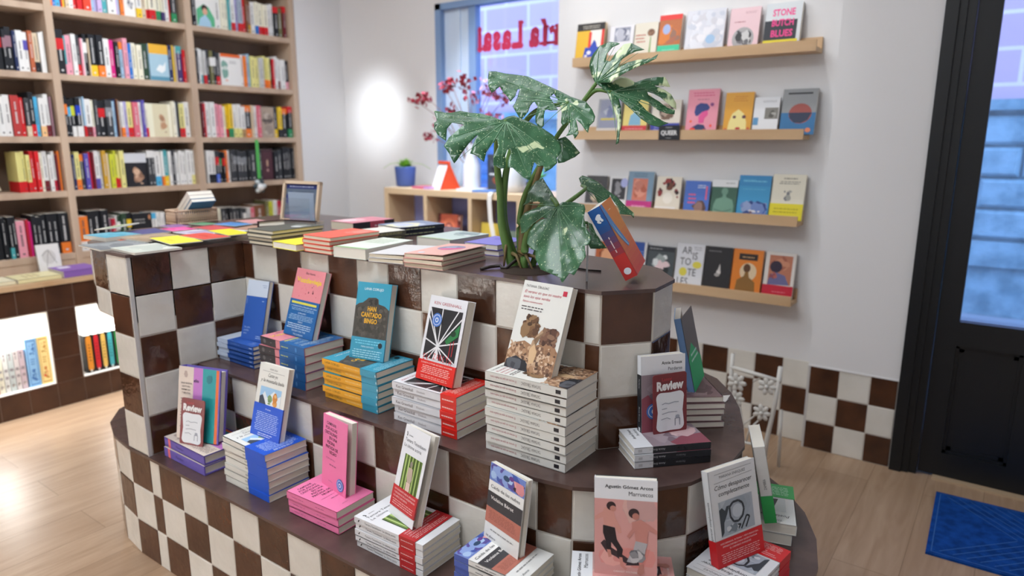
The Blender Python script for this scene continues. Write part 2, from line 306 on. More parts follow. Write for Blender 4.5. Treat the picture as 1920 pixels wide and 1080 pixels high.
SHELF={
 'B1':"5.7,0.09,1.54,orange 5.79,0.13,1.52,blue 5.92,0.2,1.56,lightblue 6.12,0.07,1.52,coral 6.19,0.08,1.51,yellow 6.27,0.16,1.56,beige 6.43,0.17,1.65,white 6.6,0.13,1.63,red/wl 6.73,0.12,1.62,red/wl 6.85,0.12,1.54,red 6.97,0.32,1.59,coral 7.29,0.13,1.54,paleblue 7.42,0.12,1.53,lavender 7.54,0.2,1.52,lilac 7.74,0.22,1.53,teal 7.96,0.35,1.65,white 8.31,0.1,1.63,lilac 8.41,0.09,1.63,paleblue 8.5,0.17,1.63,orange 8.67,0.52,1.53,white/art! 9.19,0.24,1.55,white/fyellow 9.43,0.2,1.6,beige 9.63,0.12,1.62,cream/fred 9.75,0.32,1.64,cream/fred 10.07,0.25,1.64,cream/fgreen 10.32,0.17,1.51,cream/fpurple 10.49,0.21,1.6,white 10.7,0.1,1.61,red 10.8,0.26,1.58,charcoal/fgreen",
 'C1':"11.78,0.24,1.53,black/tyellow 12.02,1.04,1.58,white/artg! 13.06,0.34,1.51,white 13.4,0.19,1.65,cream 13.59,0.2,1.64,cream 13.79,0.14,1.59,teal 13.93,0.28,1.55,white/fred 14.21,0.17,1.65,lavender 14.38,0.25,1.59,greyblue/fred 14.63,0.18,1.64,red 14.81,0.13,1.64,brown 14.94,0.18,1.58,brown/fmustard 15.12,0.29,1.57,white 15.41,0.16,1.6,cream/fblue 15.57,0.29,1.57,cream/fred 15.86,0.27,1.53,cream/fred 16.13,0.22,1.55,white 16.35,0.19,1.63,white 16.54,0.28,1.51,black/tred 16.82,0.28,1.51,olive 17.1,0.2,1.6,maroon/tred",
 'A2':"3.42,0.17,1.54,black/bblue 3.59,0.12,1.59,black/bblue 3.71,0.11,1.58,black/bred 3.82,0.13,1.55,black/bmauve 3.95,0.23,1.66,black/bmauve 4.18,0.14,1.53,navy 4.32,0.25,1.57,white 4.57,0.18,1.53,white/bviolet 4.75,0.17,1.6,terracotta 4.92,0.21,1.54,beige/fblack 5.13,0.12,1.56,white 5.25,0.11,1.62,white",
 'B2':"5.69,0.33,1.78,black/bred 6.02,0.09,1.55,teal/fpink 6.11,0.21,1.59,pink 6.32,0.19,1.66,white 6.51,0.15,1.64,charcoal/fred 6.66,0.09,1.52,pink 6.75,0.07,1.51,white 6.82,0.15,1.72,black/bwhite 6.97,0.07,1.54,beige 7.04,0.29,1.74,black/fyellow 7.33,0.29,1.74,black/forange 7.62,0.26,1.62,white 7.88,0.21,1.6,magenta 8.09,0.19,1.54,black 8.28,0.17,1.55,paleblue/torange 8.45,0.2,1.72,pink 8.65,0.19,1.53,blue 8.84,0.22,1.57,cream 9.06,0.24,1.51,cream 9.3,0.29,1.6,darkgreen 9.59,0.92,1.61,paleblue/arty! 10.51,0.23,1.64,navy 10.74,0.11,1.65,yellow 10.85,0.07,1.62,beige 10.92,0.31,1.65,purple/tteal 11.23,0.13,1.5,red",
 'C2':"11.78,0.14,1.55,charcoal 11.92,0.14,1.65,white 12.06,0.14,1.62,white/fteal 12.2,0.16,1.57,palegrey/fred 12.36,0.19,1.65,charcoal 12.55,0.17,1.6,olive/bwhite 12.72,0.19,1.63,black/bwhite 12.91,0.24,1.55,charcoal/fred 13.15,1.17,1.53,white/arto! 14.32,0.18,1.57,white 14.5,0.16,1.52,orange 14.66,0.13,1.56,paleblue 14.79,0.13,1.65,paleblue 14.92,0.26,1.55,paleyellow 15.18,0.24,1.5,paleyellow 15.42,0.17,1.51,palegrey 15.59,0.16,1.53,palegrey 15.75,0.19,1.63,paleyellow/forange 15.94,0.19,1.56,paleyellow/forange 16.13,0.14,1.55,black 16.27,0.14,1.52,red 16.41,0.23,1.66,white 16.64,0.17,1.57,white/fmaroon 16.81,0.31,1.53,white 17.12,0.24,1.51,black/fpink",
 'A3':"3.05,0.27,1.51,white 3.32,0.24,1.53,white 3.56,0.23,1.61,white 3.79,0.3,1.6,brick 4.09,0.16,1.52,red 4.25,0.19,1.51,charcoal/fbeige 4.44,0.19,1.75,black/fred 4.63,0.15,1.58,lightblue 4.78,0.21,1.54,white/fapricot 4.99,0.18,1.7,white/fmaroon 5.17,0.09,1.6,mauve",
 'B3':"5.7,0.14,1.66,black/borange 5.84,0.15,1.52,black/blightblue 5.99,0.18,1.58,black/bgreenyellow/fwhite 6.17,0.21,1.62,black/broyal/fwhite 6.38,0.07,1.57,white 6.45,0.09,1.66,paleblue/fred 6.54,0.27,1.58,white/fmaroon 6.81,0.13,1.54,cream/fpink 6.94,0.15,1.57,charcoal 7.09,0.3,1.51,black/bred 7.39,0.3,1.57,charcoal/bgrey 7.69,0.13,1.54,paleblue 7.82,0.08,1.64,navy 7.9,0.08,1.63,brown 7.98,0.05,1.58,white 8.03,0.16,1.51,white/forange 8.19,0.16,1.54,lavender 8.35,0.25,1.54,paleyellow/fred 8.6,0.27,1.53,rose 8.87,0.14,1.54,white 9.01,0.14,1.64,violet 9.15,0.14,1.52,cream/fred 9.29,1.17,1.51,cream/artc! 10.46,0.16,1.65,cream 10.62,0.08,1.59,white 10.7,0.09,1.66,charcoal 10.79,0.29,1.56,paleyellow/fred 11.08,0.28,1.64,white",
 'C3':"11.84,0.14,1.6,maroon 11.98,0.12,1.63,red 12.1,0.24,1.7,white 12.34,0.28,1.7,white 12.62,0.22,1.62,pink 12.84,0.2,1.58,pink 13.04,0.17,1.51,cream 13.21,0.2,1.53,yellow/fred 13.41,0.25,1.64,yellow/fgreen 13.66,0.26,1.64,white/fpaleyellow 13.92,0.23,1.65,white/fpaleyellow 14.15,0.29,1.55,white/ftan 14.44,0.37,1.61,charcoal/torange/forange 14.81,0.16,1.63,beige 14.97,0.21,1.6,white 15.18,0.22,1.63,rose 15.4,0.89,1.58,taupe/artp! 16.29,0.26,1.6,charcoal/fyellow 16.55,0.26,1.61,yellow/fblack 16.81,0.38,1.54,black/torange 17.19,0.29,1.65,black/tred/fgreen",
 'A4':"3.68,0.1,1.62,paleyellow/fred 3.78,0.11,1.62,paleyellow/fred 3.89,0.16,1.65,paleyellow/fred 4.05,0.16,1.51,paleyellow/fred 4.21,0.17,1.66,red 4.38,0.18,1.65,red 4.56,0.13,1.61,cream 4.69,0.2,1.65,white/fmaroon 4.89,0.16,1.51,white 5.05,0.13,1.64,white/fcrimson 5.18,0.09,1.52,maroon 5.27,0.1,1.65,orange",
 'B4':"5.73,0.14,1.5,navy 5.87,0.22,1.61,paleyellow/forange 6.09,0.16,1.51,charcoal/torange 6.25,0.2,1.53,violet 6.45,0.11,1.6,crimson 6.56,0.11,1.59,maroon 6.67,0.2,1.65,white/fviolet 6.87,0.13,1.62,palegrey 7,0.19,1.65,mustard 7.19,0.12,1.53,beige 7.31,0.19,1.5,greenyellow 7.5,0.13,1.65,greenyellow/fred 7.63,0.12,1.5,paleyellow/fred 7.75,0.22,1.64,paleyellow 7.97,1.03,1.52,black/artm! 9,0.19,1.63,charcoal/twhite 9.19,0.19,1.63,charcoal/twhite 9.38,0.3,1.6,white/flightblue 9.68,0.12,1.6,white/forange 9.8,0.22,1.64,teal/fyellow 10.02,0.15,1.59,white 10.17,0.2,1.64,charcoal 10.37,0.18,1.53,white 10.55,0.18,1.61,white 10.73,0.18,1.55,white 10.91,0.23,1.64,white 11.14,0.21,1.62,white/fpaleyellow",
 'C4':"11.87,0.1,1.6,white 11.97,0.22,1.6,white/fblack 12.19,0.26,1.58,white/fblack 12.45,0.17,1.58,charcoal/bred/fperiwinkle 12.62,0.2,1.5,black/bgreen 12.82,0.15,1.51,black/bred 12.97,0.17,1.6,orange 13.14,0.16,1.6,white 13.3,0.17,1.58,charcoal 13.47,0.21,1.64,charcoal/bgrey 13.68,0.21,1.6,charcoal/bgrey 13.89,0.23,1.52,charcoal/bgrey 14.12,0.24,1.56,charcoal/bgrey 14.36,0.16,1.62,black 14.52,0.43,1.58,charcoal 14.95,0.16,1.5,black 15.11,0.17,1.63,charcoal 15.28,0.78,1.63,plum/artd! 16.06,0.29,1.51,black 16.35,0.29,1.59,charcoal 16.64,0.23,1.72,black 16.87,0.24,1.72,black 17.11,0.18,1.7,charcoal 17.29,0.18,1.7,black",
 'A5':"2.44,0.19,1.7,black 2.63,0.1,1.7,black 2.73,0.12,1.7,black 2.85,0.14,1.7,black 2.99,0.08,1.56,black 3.07,0.15,1.7,black/fteal 3.22,0.16,1.7,black 3.38,0.34,1.5,pink 3.72,0.11,1.55,crimson 3.83,0.1,1.45,magenta 3.93,0.18,1.7,black 4.11,0.19,1.62,black 4.3,0.2,1.7,black 4.5,0.21,1.72,black 4.71,0.24,1.72,black 4.95,0.38,1.72,black/forange",
 'B5':"5.56,0.42,1.5,orange/fwhite 5.98,0.27,1.7,black/fmustard 6.25,0.3,1.7,black/fpaleblue 6.55,0.34,1.7,black/fgrey 6.89,0.11,1.3,mauve 7,0.16,1.3,crimson 7.16,0.11,1.4,palegrey 7.27,0.16,1.4,darkgreen/bwhite 7.43,0.25,1.5,darkgreen 7.68,0.24,1.5,black/byellow 7.92,0.92,1.45,black/artw! 8.84,0.24,1.4,white/tlightblue 9.08,0.19,1.4,white 9.27,0.21,1.4,white 9.48,0.27,1.3,charcoal 9.75,0.26,1.3,black 10.01,0.27,1.3,charcoal 10.28,0.27,1.3,black",
 'C5':"11.69,0.29,1.3,charcoal 11.98,0.29,1.35,beige 12.27,0.2,1.35,cream 12.47,0.2,1.35,charcoal 12.67,0.2,1.35,black 12.87,0.2,1.35,black 13.07,0.26,1.3,charcoal 13.33,0.18,1.3,black 13.51,0.18,1.3,charcoal 13.69,0.21,1.25,charcoal/bwhite 13.9,0.22,1.25,palegrey 14.12,0.27,1.25,rose 14.39,0.68,1.35,brown 15.07,0.2,1.55,olive 15.27,0.28,1.5,greenyellow 15.55,0.23,1.55,white 15.78,0.29,1.5,crimson",
}
LEAF={
 'A':((8.512,3.2,10.926),(0.8192,0.5735,-0),(-0.4559,0.6513,0.6065),(0.3478,-0.4969,0.795),0.16,[(-1.409,0.502),(-1.181,0.454),(-0.886,0.457),(-0.684,0.357),(-0.487,0.289),(-0.29,0.182),(-0.096,0.055),(0.029,0.124),(0.155,0.141),(0.283,0.044),(0.503,-0.079),(0.69,-0.194),(0.875,-0.352),(0.994,-0.564),(1.02,-0.739),(0.93,-0.901),(0.936,-1.05),(0.828,-1.184),(0.707,-1.315),(0.685,-1.111),(0.604,-1.158),(0.53,-1.04),(0.484,-1.246),(0.454,-1.488),(0.292,-1.374),(0.142,-1.225),(0.053,-1.211),(0.056,-1.059),(0.107,-0.858),(0.1,-0.757),(0.045,-0.758),(0.008,-0.899),(0.021,-1.099),(0.008,-1.203),(-0.081,-1.219),(-0.203,-1.137),(-0.209,-0.937),(-0.124,-0.695),(-0.151,-0.485),(-0.263,-0.627),(-0.343,-0.809),(-0.371,-1.043),(-0.497,-0.913),(-0.632,-0.819),(-0.596,-0.619),(-0.514,-0.364),(-0.666,-0.567),(-0.779,-0.771),(-0.909,-1.048),(-1.005,-0.833),(-1.123,-0.619),(-1.056,-0.325),(-0.789,-0.053),(-1.019,0.045),(-1.103,-0.12),(-1.102,-0.427),(-1.267,-0.268),(-1.353,-0.079),(-1.363,0.106),(-1.196,0.24),(-1.037,0.283),(-1.321,0.18)],[(-0.911,-1.014),(-0.402,-1.009),(-0.067,-1.179),(0.44,-1.449),(0.65,-1.073),(0.799,-1.145),(0.955,-0.877),(-1.146,0.43),(-1.117,-0.364)]),
 'B':((9.394,4,11.275),(0.9912,0.1322,-0),(-0.0821,0.6159,0.7835),(0.1036,-0.7767,0.6213),0.12,[(-2.181,1.036),(-2.006,1.036),(-1.742,0.944),(-1.429,0.862),(-1.15,0.779),(-0.845,0.61),(-0.547,0.442),(-0.261,0.284),(0.01,0.13),(0.2,0.055),(0.355,0.002),(0.511,-0.157),(0.607,-0.312),(0.61,-0.417),(0.557,-0.523),(0.578,-0.7),(0.521,-0.652),(0.393,-0.505),(0.246,-0.381),(0.32,-0.533),(0.38,-0.683),(0.328,-0.798),(0.268,-0.699),(0.148,-0.752),(0.182,-0.587),(0.142,-0.434),(0.053,-0.277),(0.107,-0.434),(0.021,-0.517),(-0.031,-0.459),(-0.071,-0.247),(-0.188,0.009),(-0.391,0.251),(-0.46,0.183),(-0.173,-0.166),(-0.322,-0.173),(-0.47,-0.109),(-0.439,-0.251),(-0.38,-0.498),(-0.431,-0.587),(-0.562,-0.445),(-0.641,-0.232),(-0.643,-0.061),(-0.777,0.102),(-0.809,0.076),(-0.826,-0.155),(-0.945,-0.328),(-1.098,-0.154),(-1.231,0.008),(-1.228,0.219),(-1.234,0.469),(-1.286,0.475),(-1.295,0.289),(-1.354,0.166),(-1.49,0.326),(-1.634,0.45),(-1.75,0.589),(-1.821,0.532),(-1.903,0.444),(-2.03,0.615),(-2.136,0.851)],[(-2.119,0.948),(-1.915,0.477),(-1.362,0.188),(-0.954,-0.299),(-0.438,-0.56),(0.016,-0.499),(0.325,-0.785),(0.19,-0.714),(0.555,-0.42),(0.561,-0.262)]),
 'C':((9.635,4.6,11.667),(0.943,-0.3328,-0),(0.135,0.3825,0.914),(-0.3042,-0.8619,0.4056),0.1,[(-0.019,-0.011),(-0.219,0.168),(-0.427,0.396),(-0.472,0.532),(-0.465,0.662),(-0.377,0.834),(-0.086,0.877),(0.131,0.845),(0.232,0.807),(0.053,0.751),(-0.021,0.618),(0.028,0.472),(0.164,0.434),(0.232,0.604),(0.363,0.768),(0.534,0.789),(0.721,0.71),(0.935,0.621),(0.746,0.599),(0.596,0.549),(0.461,0.461),(0.425,0.291),(0.621,0.377),(0.886,0.422),(1.161,0.429),(1.307,0.5),(1.301,0.42),(1.142,0.349),(0.9,0.268),(0.664,0.16),(0.48,0.048),(0.405,-0.021),(0.131,-0.008)],[(-0.36,0.805),(0.139,0.831),(0.684,0.726),(0.906,0.623),(1.27,0.491),(-0.393,0.495)]),
 'D':((9.956,4.6,11.479),(0.9285,0.3714,-0),(-0.2215,0.5536,0.8028),(0.2981,-0.7454,0.5963),0.1,[(-0.29,0.187),(-0.148,0.253),(0.014,0.218),(0.159,0.358),(0.321,0.299),(0.437,0.237),(0.629,0.334),(0.846,0.392),(0.977,0.398),(1.031,0.296),(1.089,0.161),(0.946,0.19),(0.793,0.182),(0.973,0.092),(1.111,-0.041),(1.218,-0.227),(1.225,-0.361),(1.102,-0.26),(0.92,-0.107),(0.785,-0.031),(0.673,0.018),(0.7,-0.064),(0.904,-0.19),(1.062,-0.316),(1.204,-0.376),(1.199,-0.469),(1.048,-0.45),(0.872,-0.366),(0.709,-0.201),(0.576,-0.154),(0.525,-0.21),(0.679,-0.39),(0.861,-0.538),(1.103,-0.67),(1.041,-0.699),(0.938,-0.755),(0.787,-0.723),(0.607,-0.602),(0.419,-0.401),(0.23,-0.221),(0.157,-0.14),(0.219,-0.354),(0.254,-0.664),(0.242,-0.917),(0.236,-1.117),(0.185,-1.155),(0.192,-0.967),(0.178,-0.665),(0.091,-0.408),(0.006,-0.194),(-0.079,0.002),(-0.201,0.094)],[(1.077,0.183),(1.213,-0.335),(1.187,-0.443),(1.082,-0.671),(0.938,-0.742),(0.216,-1.13),(0.978,0.381)]),
 'E':((9.505,3.5,9.381),(0.9981,-0.0624,-0),(0.0374,0.5981,0.8006),(-0.0499,-0.799,0.5993),0.14,[(-0.709,0.659),(-0.549,0.517),(-0.301,0.314),(-0.128,0.155),(-0.016,0.02),(0.071,0.089),(0.304,0.112),(0.532,0.091),(0.61,-0.012),(0.669,-0.207),(0.773,-0.389),(0.923,-0.532),(0.918,-0.671),(0.848,-0.709),(0.945,-0.911),(0.917,-1.05),(0.843,-1.29),(0.739,-1.261),(0.669,-1.471),(0.571,-1.373),(0.354,-1.338),(0.153,-1.299),(-0.045,-1.104),(-0.136,-0.934),(-0.252,-0.918),(-0.363,-0.828),(-0.424,-0.604),(-0.395,-0.43),(-0.276,-0.308),(-0.119,-0.285),(-0.302,-0.25),(-0.436,-0.417),(-0.522,-0.58),(-0.63,-0.62),(-0.757,-0.349),(-0.722,-0.196),(-0.524,-0.078),(-0.302,0.008),(-0.535,0.086),(-0.748,0.072),(-0.899,-0.012),(-0.849,0.123),(-0.874,0.321),(-0.825,0.558)],[(-0.707,0.641),(-0.911,0.027),(-0.628,-0.585),(-0.157,-0.923),(0.667,-1.452),(0.832,-1.278),(0.937,-0.912),(0.944,-0.666),(0.528,0.066)]),
 'F':((8.95,5.3,9.654),(0.9487,0.3162,-0),(-0.2417,0.7252,0.6447),(0.2039,-0.6116,0.7645),0.1,[(0.002,-0.013),(-0.096,0.202),(-0.038,0.293),(0.123,0.23),(0.32,0.113),(0.559,-0.112),(0.784,-0.283),(0.982,-0.492),(1.187,-0.677),(1.196,-0.807),(1.124,-0.721),(0.902,-0.725),(0.849,-0.544),(0.711,-0.37),(0.633,-0.223),(0.642,-0.378),(0.733,-0.52),(0.875,-0.728),(0.749,-0.63),(0.56,-0.5),(0.521,-0.616),(0.408,-0.44),(0.287,-0.219),(0.129,-0.15)],[(1.193,-0.788),(0.872,-0.71),(0.546,-0.595),(0.728,-0.482)]),
 'G':((8.966,4.3,10.576),(0.8682,0.4961,-0),(-0.2615,0.4576,0.8498),(0.4216,-0.7379,0.527),0.1,[(-0.001,0.04),(0.148,0.096),(0.268,-0.022),(0.448,-0.252),(0.348,-0.358),(0.143,-0.465),(0.029,-0.492),(0.003,-0.416),(0.066,-0.211)],[(0.437,-0.252),(0.143,-0.465)]),
 'H':((9.277,5,8.919),(0.9923,0.124,-0),(-0.0654,0.523,0.8498),(0.1054,-0.8433,0.527),0.1,[(-0.023,0.031),(0.113,-0.024),(0.23,-0.202),(0.371,-0.371),(0.549,-0.518),(0.408,-0.548),(0.204,-0.568),(0.076,-0.398)],[(0.533,-0.511),(0.367,-0.492)]),
}
# ---------------------------------------------------------------- the room
YW = 17.45; YF = 20.7; XB = -16.2
m = MB(); m.box(-19, -18, -.4, 28, 21, 0, floor_m); struct(m.build('floor'))
m = MB(); m.box(-19, -18, 24, 28, 21, 24.4, plaster); struct(m.build('ceiling'))
m = MB(); m.box(XB-2.4, -18, 0, XB-2.0, 17.5, 24, plaster); m.box(XB-2.4, 17.5, 0, XB, YF, 24, plaster); struct(m.build('wall_left'))
m = MB(); m.box(-19, -18.4, 0, 28, -18, 24, plaster); struct(m.build('wall_front'))
m = MB(); m.box(28, -18, 0, 28.4, 21, 24, plaster); struct(m.build('wall_right'))
# shelf wall with its pier, and the facade around window and door
m = MB()
m.box(.6, YW, 0, 11.3, YF+.5, 24, plaster); m.box(11.3, 17.0, 3.02, 14.08, YF+.5, 24, plaster); m.box(11.35, 17.05, 0, 14.08, YF+.5, 3.0, plaster)
m.box(14.08, 17.4, 17.6, 28, YF+.5, 24, plaster); m.box(22.6, 17.4, 0, 28, YF+.5, 17.6, plaster)
struct(m.build('wall_back'))
m = MB(); m.box(XB, YF, 0, -8.98, YF+.5, 24, plaster); m.box(-8.98, YF, 17.4, .6, YF+.5, 24, plaster); m.box(-8.98, YF, 0, .6, YF+.5, 5, plaster)
struct(m.build('wall_window'))

def tile_row(mb, p0, p1, rows, dark, cream, k, step=1, out=.016, gap=.015, pat=None):
    """one column of glazed tiles on the face p0->p1 (outside is to the right of p0->p1)"""
    p0 = Vector((p0[0], p0[1], 0)); p1 = Vector((p1[0], p1[1], 0)); d = (p1-p0); L = d.length; d.normalize(); nrm = Vector((d.y, -d.x, 0))
    for z0, z1, r in rows:
        mt = (pat or (lambda a, b_: dark if (a+b_) % 2 == 0 else cream))(k, r)
        g = gap if L > .2 else gap*.6; rn = random.random
        a0, a1, c0, c1 = g, L-g, z0+g, z1-g; be = .014
        tx, tz = (rn()-.5)*.009, (rn()-.5)*.009
        def P(s, z, o): return tuple(p0+d*s+nrm*(o)+Vector((0, 0, z)))
        o_ = lambda s, z: out+tx*((s-L/2))+tz*(z-(z0+z1)/2)
        v = [P(a0, c0, 0), P(a1, c0, 0), P(a1, c1, 0), P(a0, c1, 0)]
        q = [(a0+be, c0+be), (a1-be, c0+be), (a1-be, c1-be), (a0+be, c1-be)]
        w1 = [(a0, c0), (a1, c0), (a1, c1), (a0, c1)]
        v += [P(s, z, o_(s, z)-.006) for s, z in w1]; v += [P(s, z, o_(s, z)) for s, z in q]
        f = [(i, (i+1) % 4, 4+(i+1) % 4, 4+i) for i in range(4)]+[(4+i, 4+(i+1) % 4, 8+(i+1) % 4, 8+i) for i in range(4)]+[(8, 9, 10, 11)]
        mb.add(v, f, mt)
def rows(z0, z1): return [(z, z+1, z) for z in range(z0, z1)]
def face(mb, pts, ks, rws, **kw):
    for (a, b_), k in zip(zip(pts, pts[1:]), ks): tile_row(mb, a, b_, rws, tile_brown, tile_cream, k, **kw)

# wainscot of the shelf wall and of the pier
m = MB()
pat = lambda i, r: tile_brown if (i+r) % 2 == 0 else tile_cream
for i in range(3):
    x0 = 11.35+i*.95; x1 = min(14.05, x0+.95 if i < 2 else 14.05)
    tile_row(m, (x0, 17.02), (x1, 17.02), rows(0, 3), 0, 0, i, pat=pat)
m.box(11.35, 17.02, 0, 14.05, 17.1, 2.995, grout); m.box(11.29, 17.0, 0, 11.37, YW, 3.0, trimm); m.box(11.29, 16.98, 2.99, 14.08, 17.1, 3.04, plaster)
for i in range(1, 11):
    x1 = 11.35-(i-1)*1.0; tile_row(m, (x1-1, YW-.02), (x1, YW-.02), rows(0, 3), 0, 0, i, pat=pat)
m.box(1.35, YW-.02, 0, 11.35, YW+.1, 2.995, grout)
struct(m.build('trim_1'))

# ---------------------------------------------------------------- door
m = MB()
for z0, z1, x0, x1, y0, y1 in ((0, 17.6, 14.08, 14.42, 16.86, 17.6), (0, 17.6, 14.42, 14.62, 16.95, 17.6), (0, 17.6, 14.62, 14.85, 17.02, 17.6), (17.25, 17.6, 14.08, 21.8, 16.86, 17.6), (0, 17.6, 21.1, 21.8, 16.86, 17.6)):
    m.box(x0, y0, z0, x1, y1, z1, black_wood)
struct(m.build('trim_2'))
m = MB(); D = (14.87, 21.08)
m.box(D[0], 17.15, .08, 15.46, 17.5, 17.2, black_wood); m.box(20.5, 17.15, .08, D[1], 17.5, 17.2, black_wood)
m.box(15.46, 17.15, .08, 20.5, 17.5, .85, black_wood); m.box(15.46, 17.15, 4.4, 20.5, 17.5, 5.16, black_wood); m.box(15.46, 17.15, 16.3, 20.5, 17.5, 17.2, black_wood)
m.box(17.15, 17.15, .85, 17.75, 17.5, 4.4, black_wood)
for x0, x1 in ((15.46, 17.15), (17.75, 20.5)):
    m.box(x0, 17.3, .85, x1, 17.4, 4.4, black_wood)
    for q in (.09, .22):                                # stepped moulding round the panel
        yy = 17.2+q*.4
        m.box(x0, yy, .85, x0+q, 17.4, 4.4, black_wood); m.box(x1-q, yy, .85, x1, 17.4, 4.4, black_wood)
        m.box(x0, yy, .85, x1, 17.4, .85+q, black_wood); m.box(x0, yy, 4.4-q, x1, 17.4, 4.4, black_wood)
dr = struct(m.build('door_1'))
m = MB(); m.box(15.46, 17.3, 5.16, 20.5, 17.34, 16.3, glass); m.build('glass_pane', dr)
m = MB(); m.box(15.3, 16.9, .0, 20.8, 17.6, .07, mat('#b9a184', .5)); struct(m.build('trim_3'))

# ---------------------------------------------------------------- shop window with its mirrored sign
blue_tint = mat('#7f9cc4', .5, .4, name='frame_wood_blue_light_tint'); pale_blue_tint = mat('#c9dbef', .5, .4, name='pale_shutter_blue_light_tint')  # blue of the outdoor light put into the frame and shutter colour
m = MB()
m.box(-8.98, YF-.02, 5, -8.6, YF+.5, 17.4, blue_tint); m.box(-8.6, YF+.3, 5, -6.85, YF+.4, 17.4, pale_blue_tint)
m.box(-6.85, YF+.1, 5, -6.4, YF+.5, 17.4, blue_tint); m.box(-7.75, YF+.22, 5, -7.5, YF+.4, 17.4, pale_blue_tint)
m.box(-8.98, YF-.02, 17.1, .6, YF+.5, 17.4, blue_tint); m.box(-8.98, YF-.02, 5, .6, YF+.5, 5.3, blue_tint)
wn = struct(m.build('window_1'))
m = MB(); m.box(-6.4, YF+.28, 5.3, .6, YF+.32, 17.1, glass); m.build('glass_pane', wn)
redv = mat('#b0284a', .5, name='red_vinyl_lettering')
m = MB(); y_ = YF+.26; zb_ = 14.98; sz = 1.62; KW = .74
adv = lambda ch: .34 if ch == ' ' else glyphs(ch, .055)[2]*sz*KW+.035
X = -6.42+sum(adv(c) for c in 'Librería Lasai')
for ch in 'Librería Lasai':
    if ch == ' ': X -= adv(ch); continue
    vs, fs, wd = glyphs(ch, .055); kx = sz*KW
    m.add([(X-a*kx, y_, zb_+c_*sz) for a, c_ in vs], fs, redv)
    if ch in 'Librín':                                  # slab feet of the letters
        m.add([(X+.05, y_+.002, zb_-.02), (X-wd*kx-.05, y_+.002, zb_-.02), (X-wd*kx-.05, y_+.002, zb_+.13), (X+.05, y_+.002, zb_+.13)], [(0, 1, 2, 3)], redv)
    if ch in 'Lrínb':
        t_ = .8 if ch in 'r' else 1.13; t_ = {'r': .83, 'L': 1.13, 'b': 1.14, 'n': .8, 'i': .82, 'í': .82}.get(ch, .8)
        m.add([(X+.07, y_+.002, zb_+t_-.1), (X-.19, y_+.002, zb_+t_-.1), (X-.19, y_+.002, zb_+t_+.02), (X+.07, y_+.002, zb_+t_+.02)], [(0, 1, 2, 3)], redv)
    X -= adv(ch)
tag(m.build('window_lettering'), 'red mirrored lettering stuck on the shop window', 'sign')

# ---------------------------------------------------------------- the street outside
block = mat('#b9b6c4', .8, .2, name='pale_block_wall')
n, l, b = nodes(block); tc = n.new('ShaderNodeTexCoord'); mp = n.new('ShaderNodeMapping'); mp.inputs['Rotation'].default_value = (R(90), 0, 0)
br = n.new('ShaderNodeTexBrick'); br.inputs['Scale'].default_value = 1; br.inputs['Brick Width'].default_value = .56; br.inputs['Row Height'].default_value = .245; br.inputs['Mortar Size'].default_value = .014
br.inputs['Color1'].default_value = lin('#c2a6b4'); br.inputs['Color2'].default_value = lin('#ccb0bc'); br.inputs['Mortar'].default_value = lin('#e2d2de')
l.new(tc.outputs['Object'], mp.inputs[0]); l.new(mp.outputs[0], br.inputs['Vector']); l.new(br.outputs['Color'], b.inputs['Base Color'])
stone = mat('#8fa0a8', .85, .2, name='rough_stone_wall'); vary(stone, '#6a8c98', '#8fb0bc', 7); add_bump(stone, 9, .8, .02, 5)
m = MB(); YS = 42
m.box(-75, YS, 12.9, 45, YS+2, 60, block); struct(m.build('wall_street'))
m = MB(); m.box(-75, YS+.1, -1.5, 45, YS+2, 12.9, stone)
rnd = random.Random(5)
for r_ in range(4):
    z0 = 4.9+r_*1.8; x = 2-rnd.random()*2
    while x < 36:
        wd = 3+rnd.random()*1.6; i = .07
        a = [(x+i, z0+i), (x+wd-i, z0+i), (x+wd-i, z0+1.8-i), (x+i, z0+1.8-i)]; q = [(x+.28, z0+.25), (x+wd-.28, z0+.25), (x+wd-.28, z0+1.55), (x+.28, z0+1.55)]
        v = [(u, YS+.1, s) for u, s in a]+[(u, YS-.08, s) for u, s in a]+[(u, YS-.3, s) for u, s in q]
        m.add(v, [(i_, (i_+1) % 4, 4+(i_+1) % 4, 4+i_) for i_ in range(4)]+[(4+i_, 4+(i_+1) % 4, 8+(i_+1) % 4, 8+i_) for i_ in range(4)]+[(8, 9, 10, 11)], stone); x += wd
m.box(-75, YS-.5, 12.3, 45, YS+.2, 12.9, stone); m.box(-75, YS-.2, 3.3, 45, YS+.2, 4.8, stone)
struct(m.build('wall_street_base'))
m = MB(); m.box(-75, 21.3, -2, 45, YS-1.2, -.5, mat('#8d9aa6', .7, name='street_paving')); m.box(-75, YS-1.2, -2, 45, YS, .3, mat('#8d9aa6', .7, name='street_paving')); struct(m.build('floor_street'))
# blue shutters across the street
m = MB(); bs = mat('#4f7fb4', .5, name='blue_shutter_paint')
m.box(-44, YS-.9, 0, -18, YS-.52, 11.6, bs)
for k in range(14): m.box(-44, YS-1.0, .5+k*.8, -18, YS-.9, .9+k*.8, mat('#3d6a9c', .5))
tag(m.build('shop_shutter'), 'blue slatted shutter across the street behind the window', 'shutter')

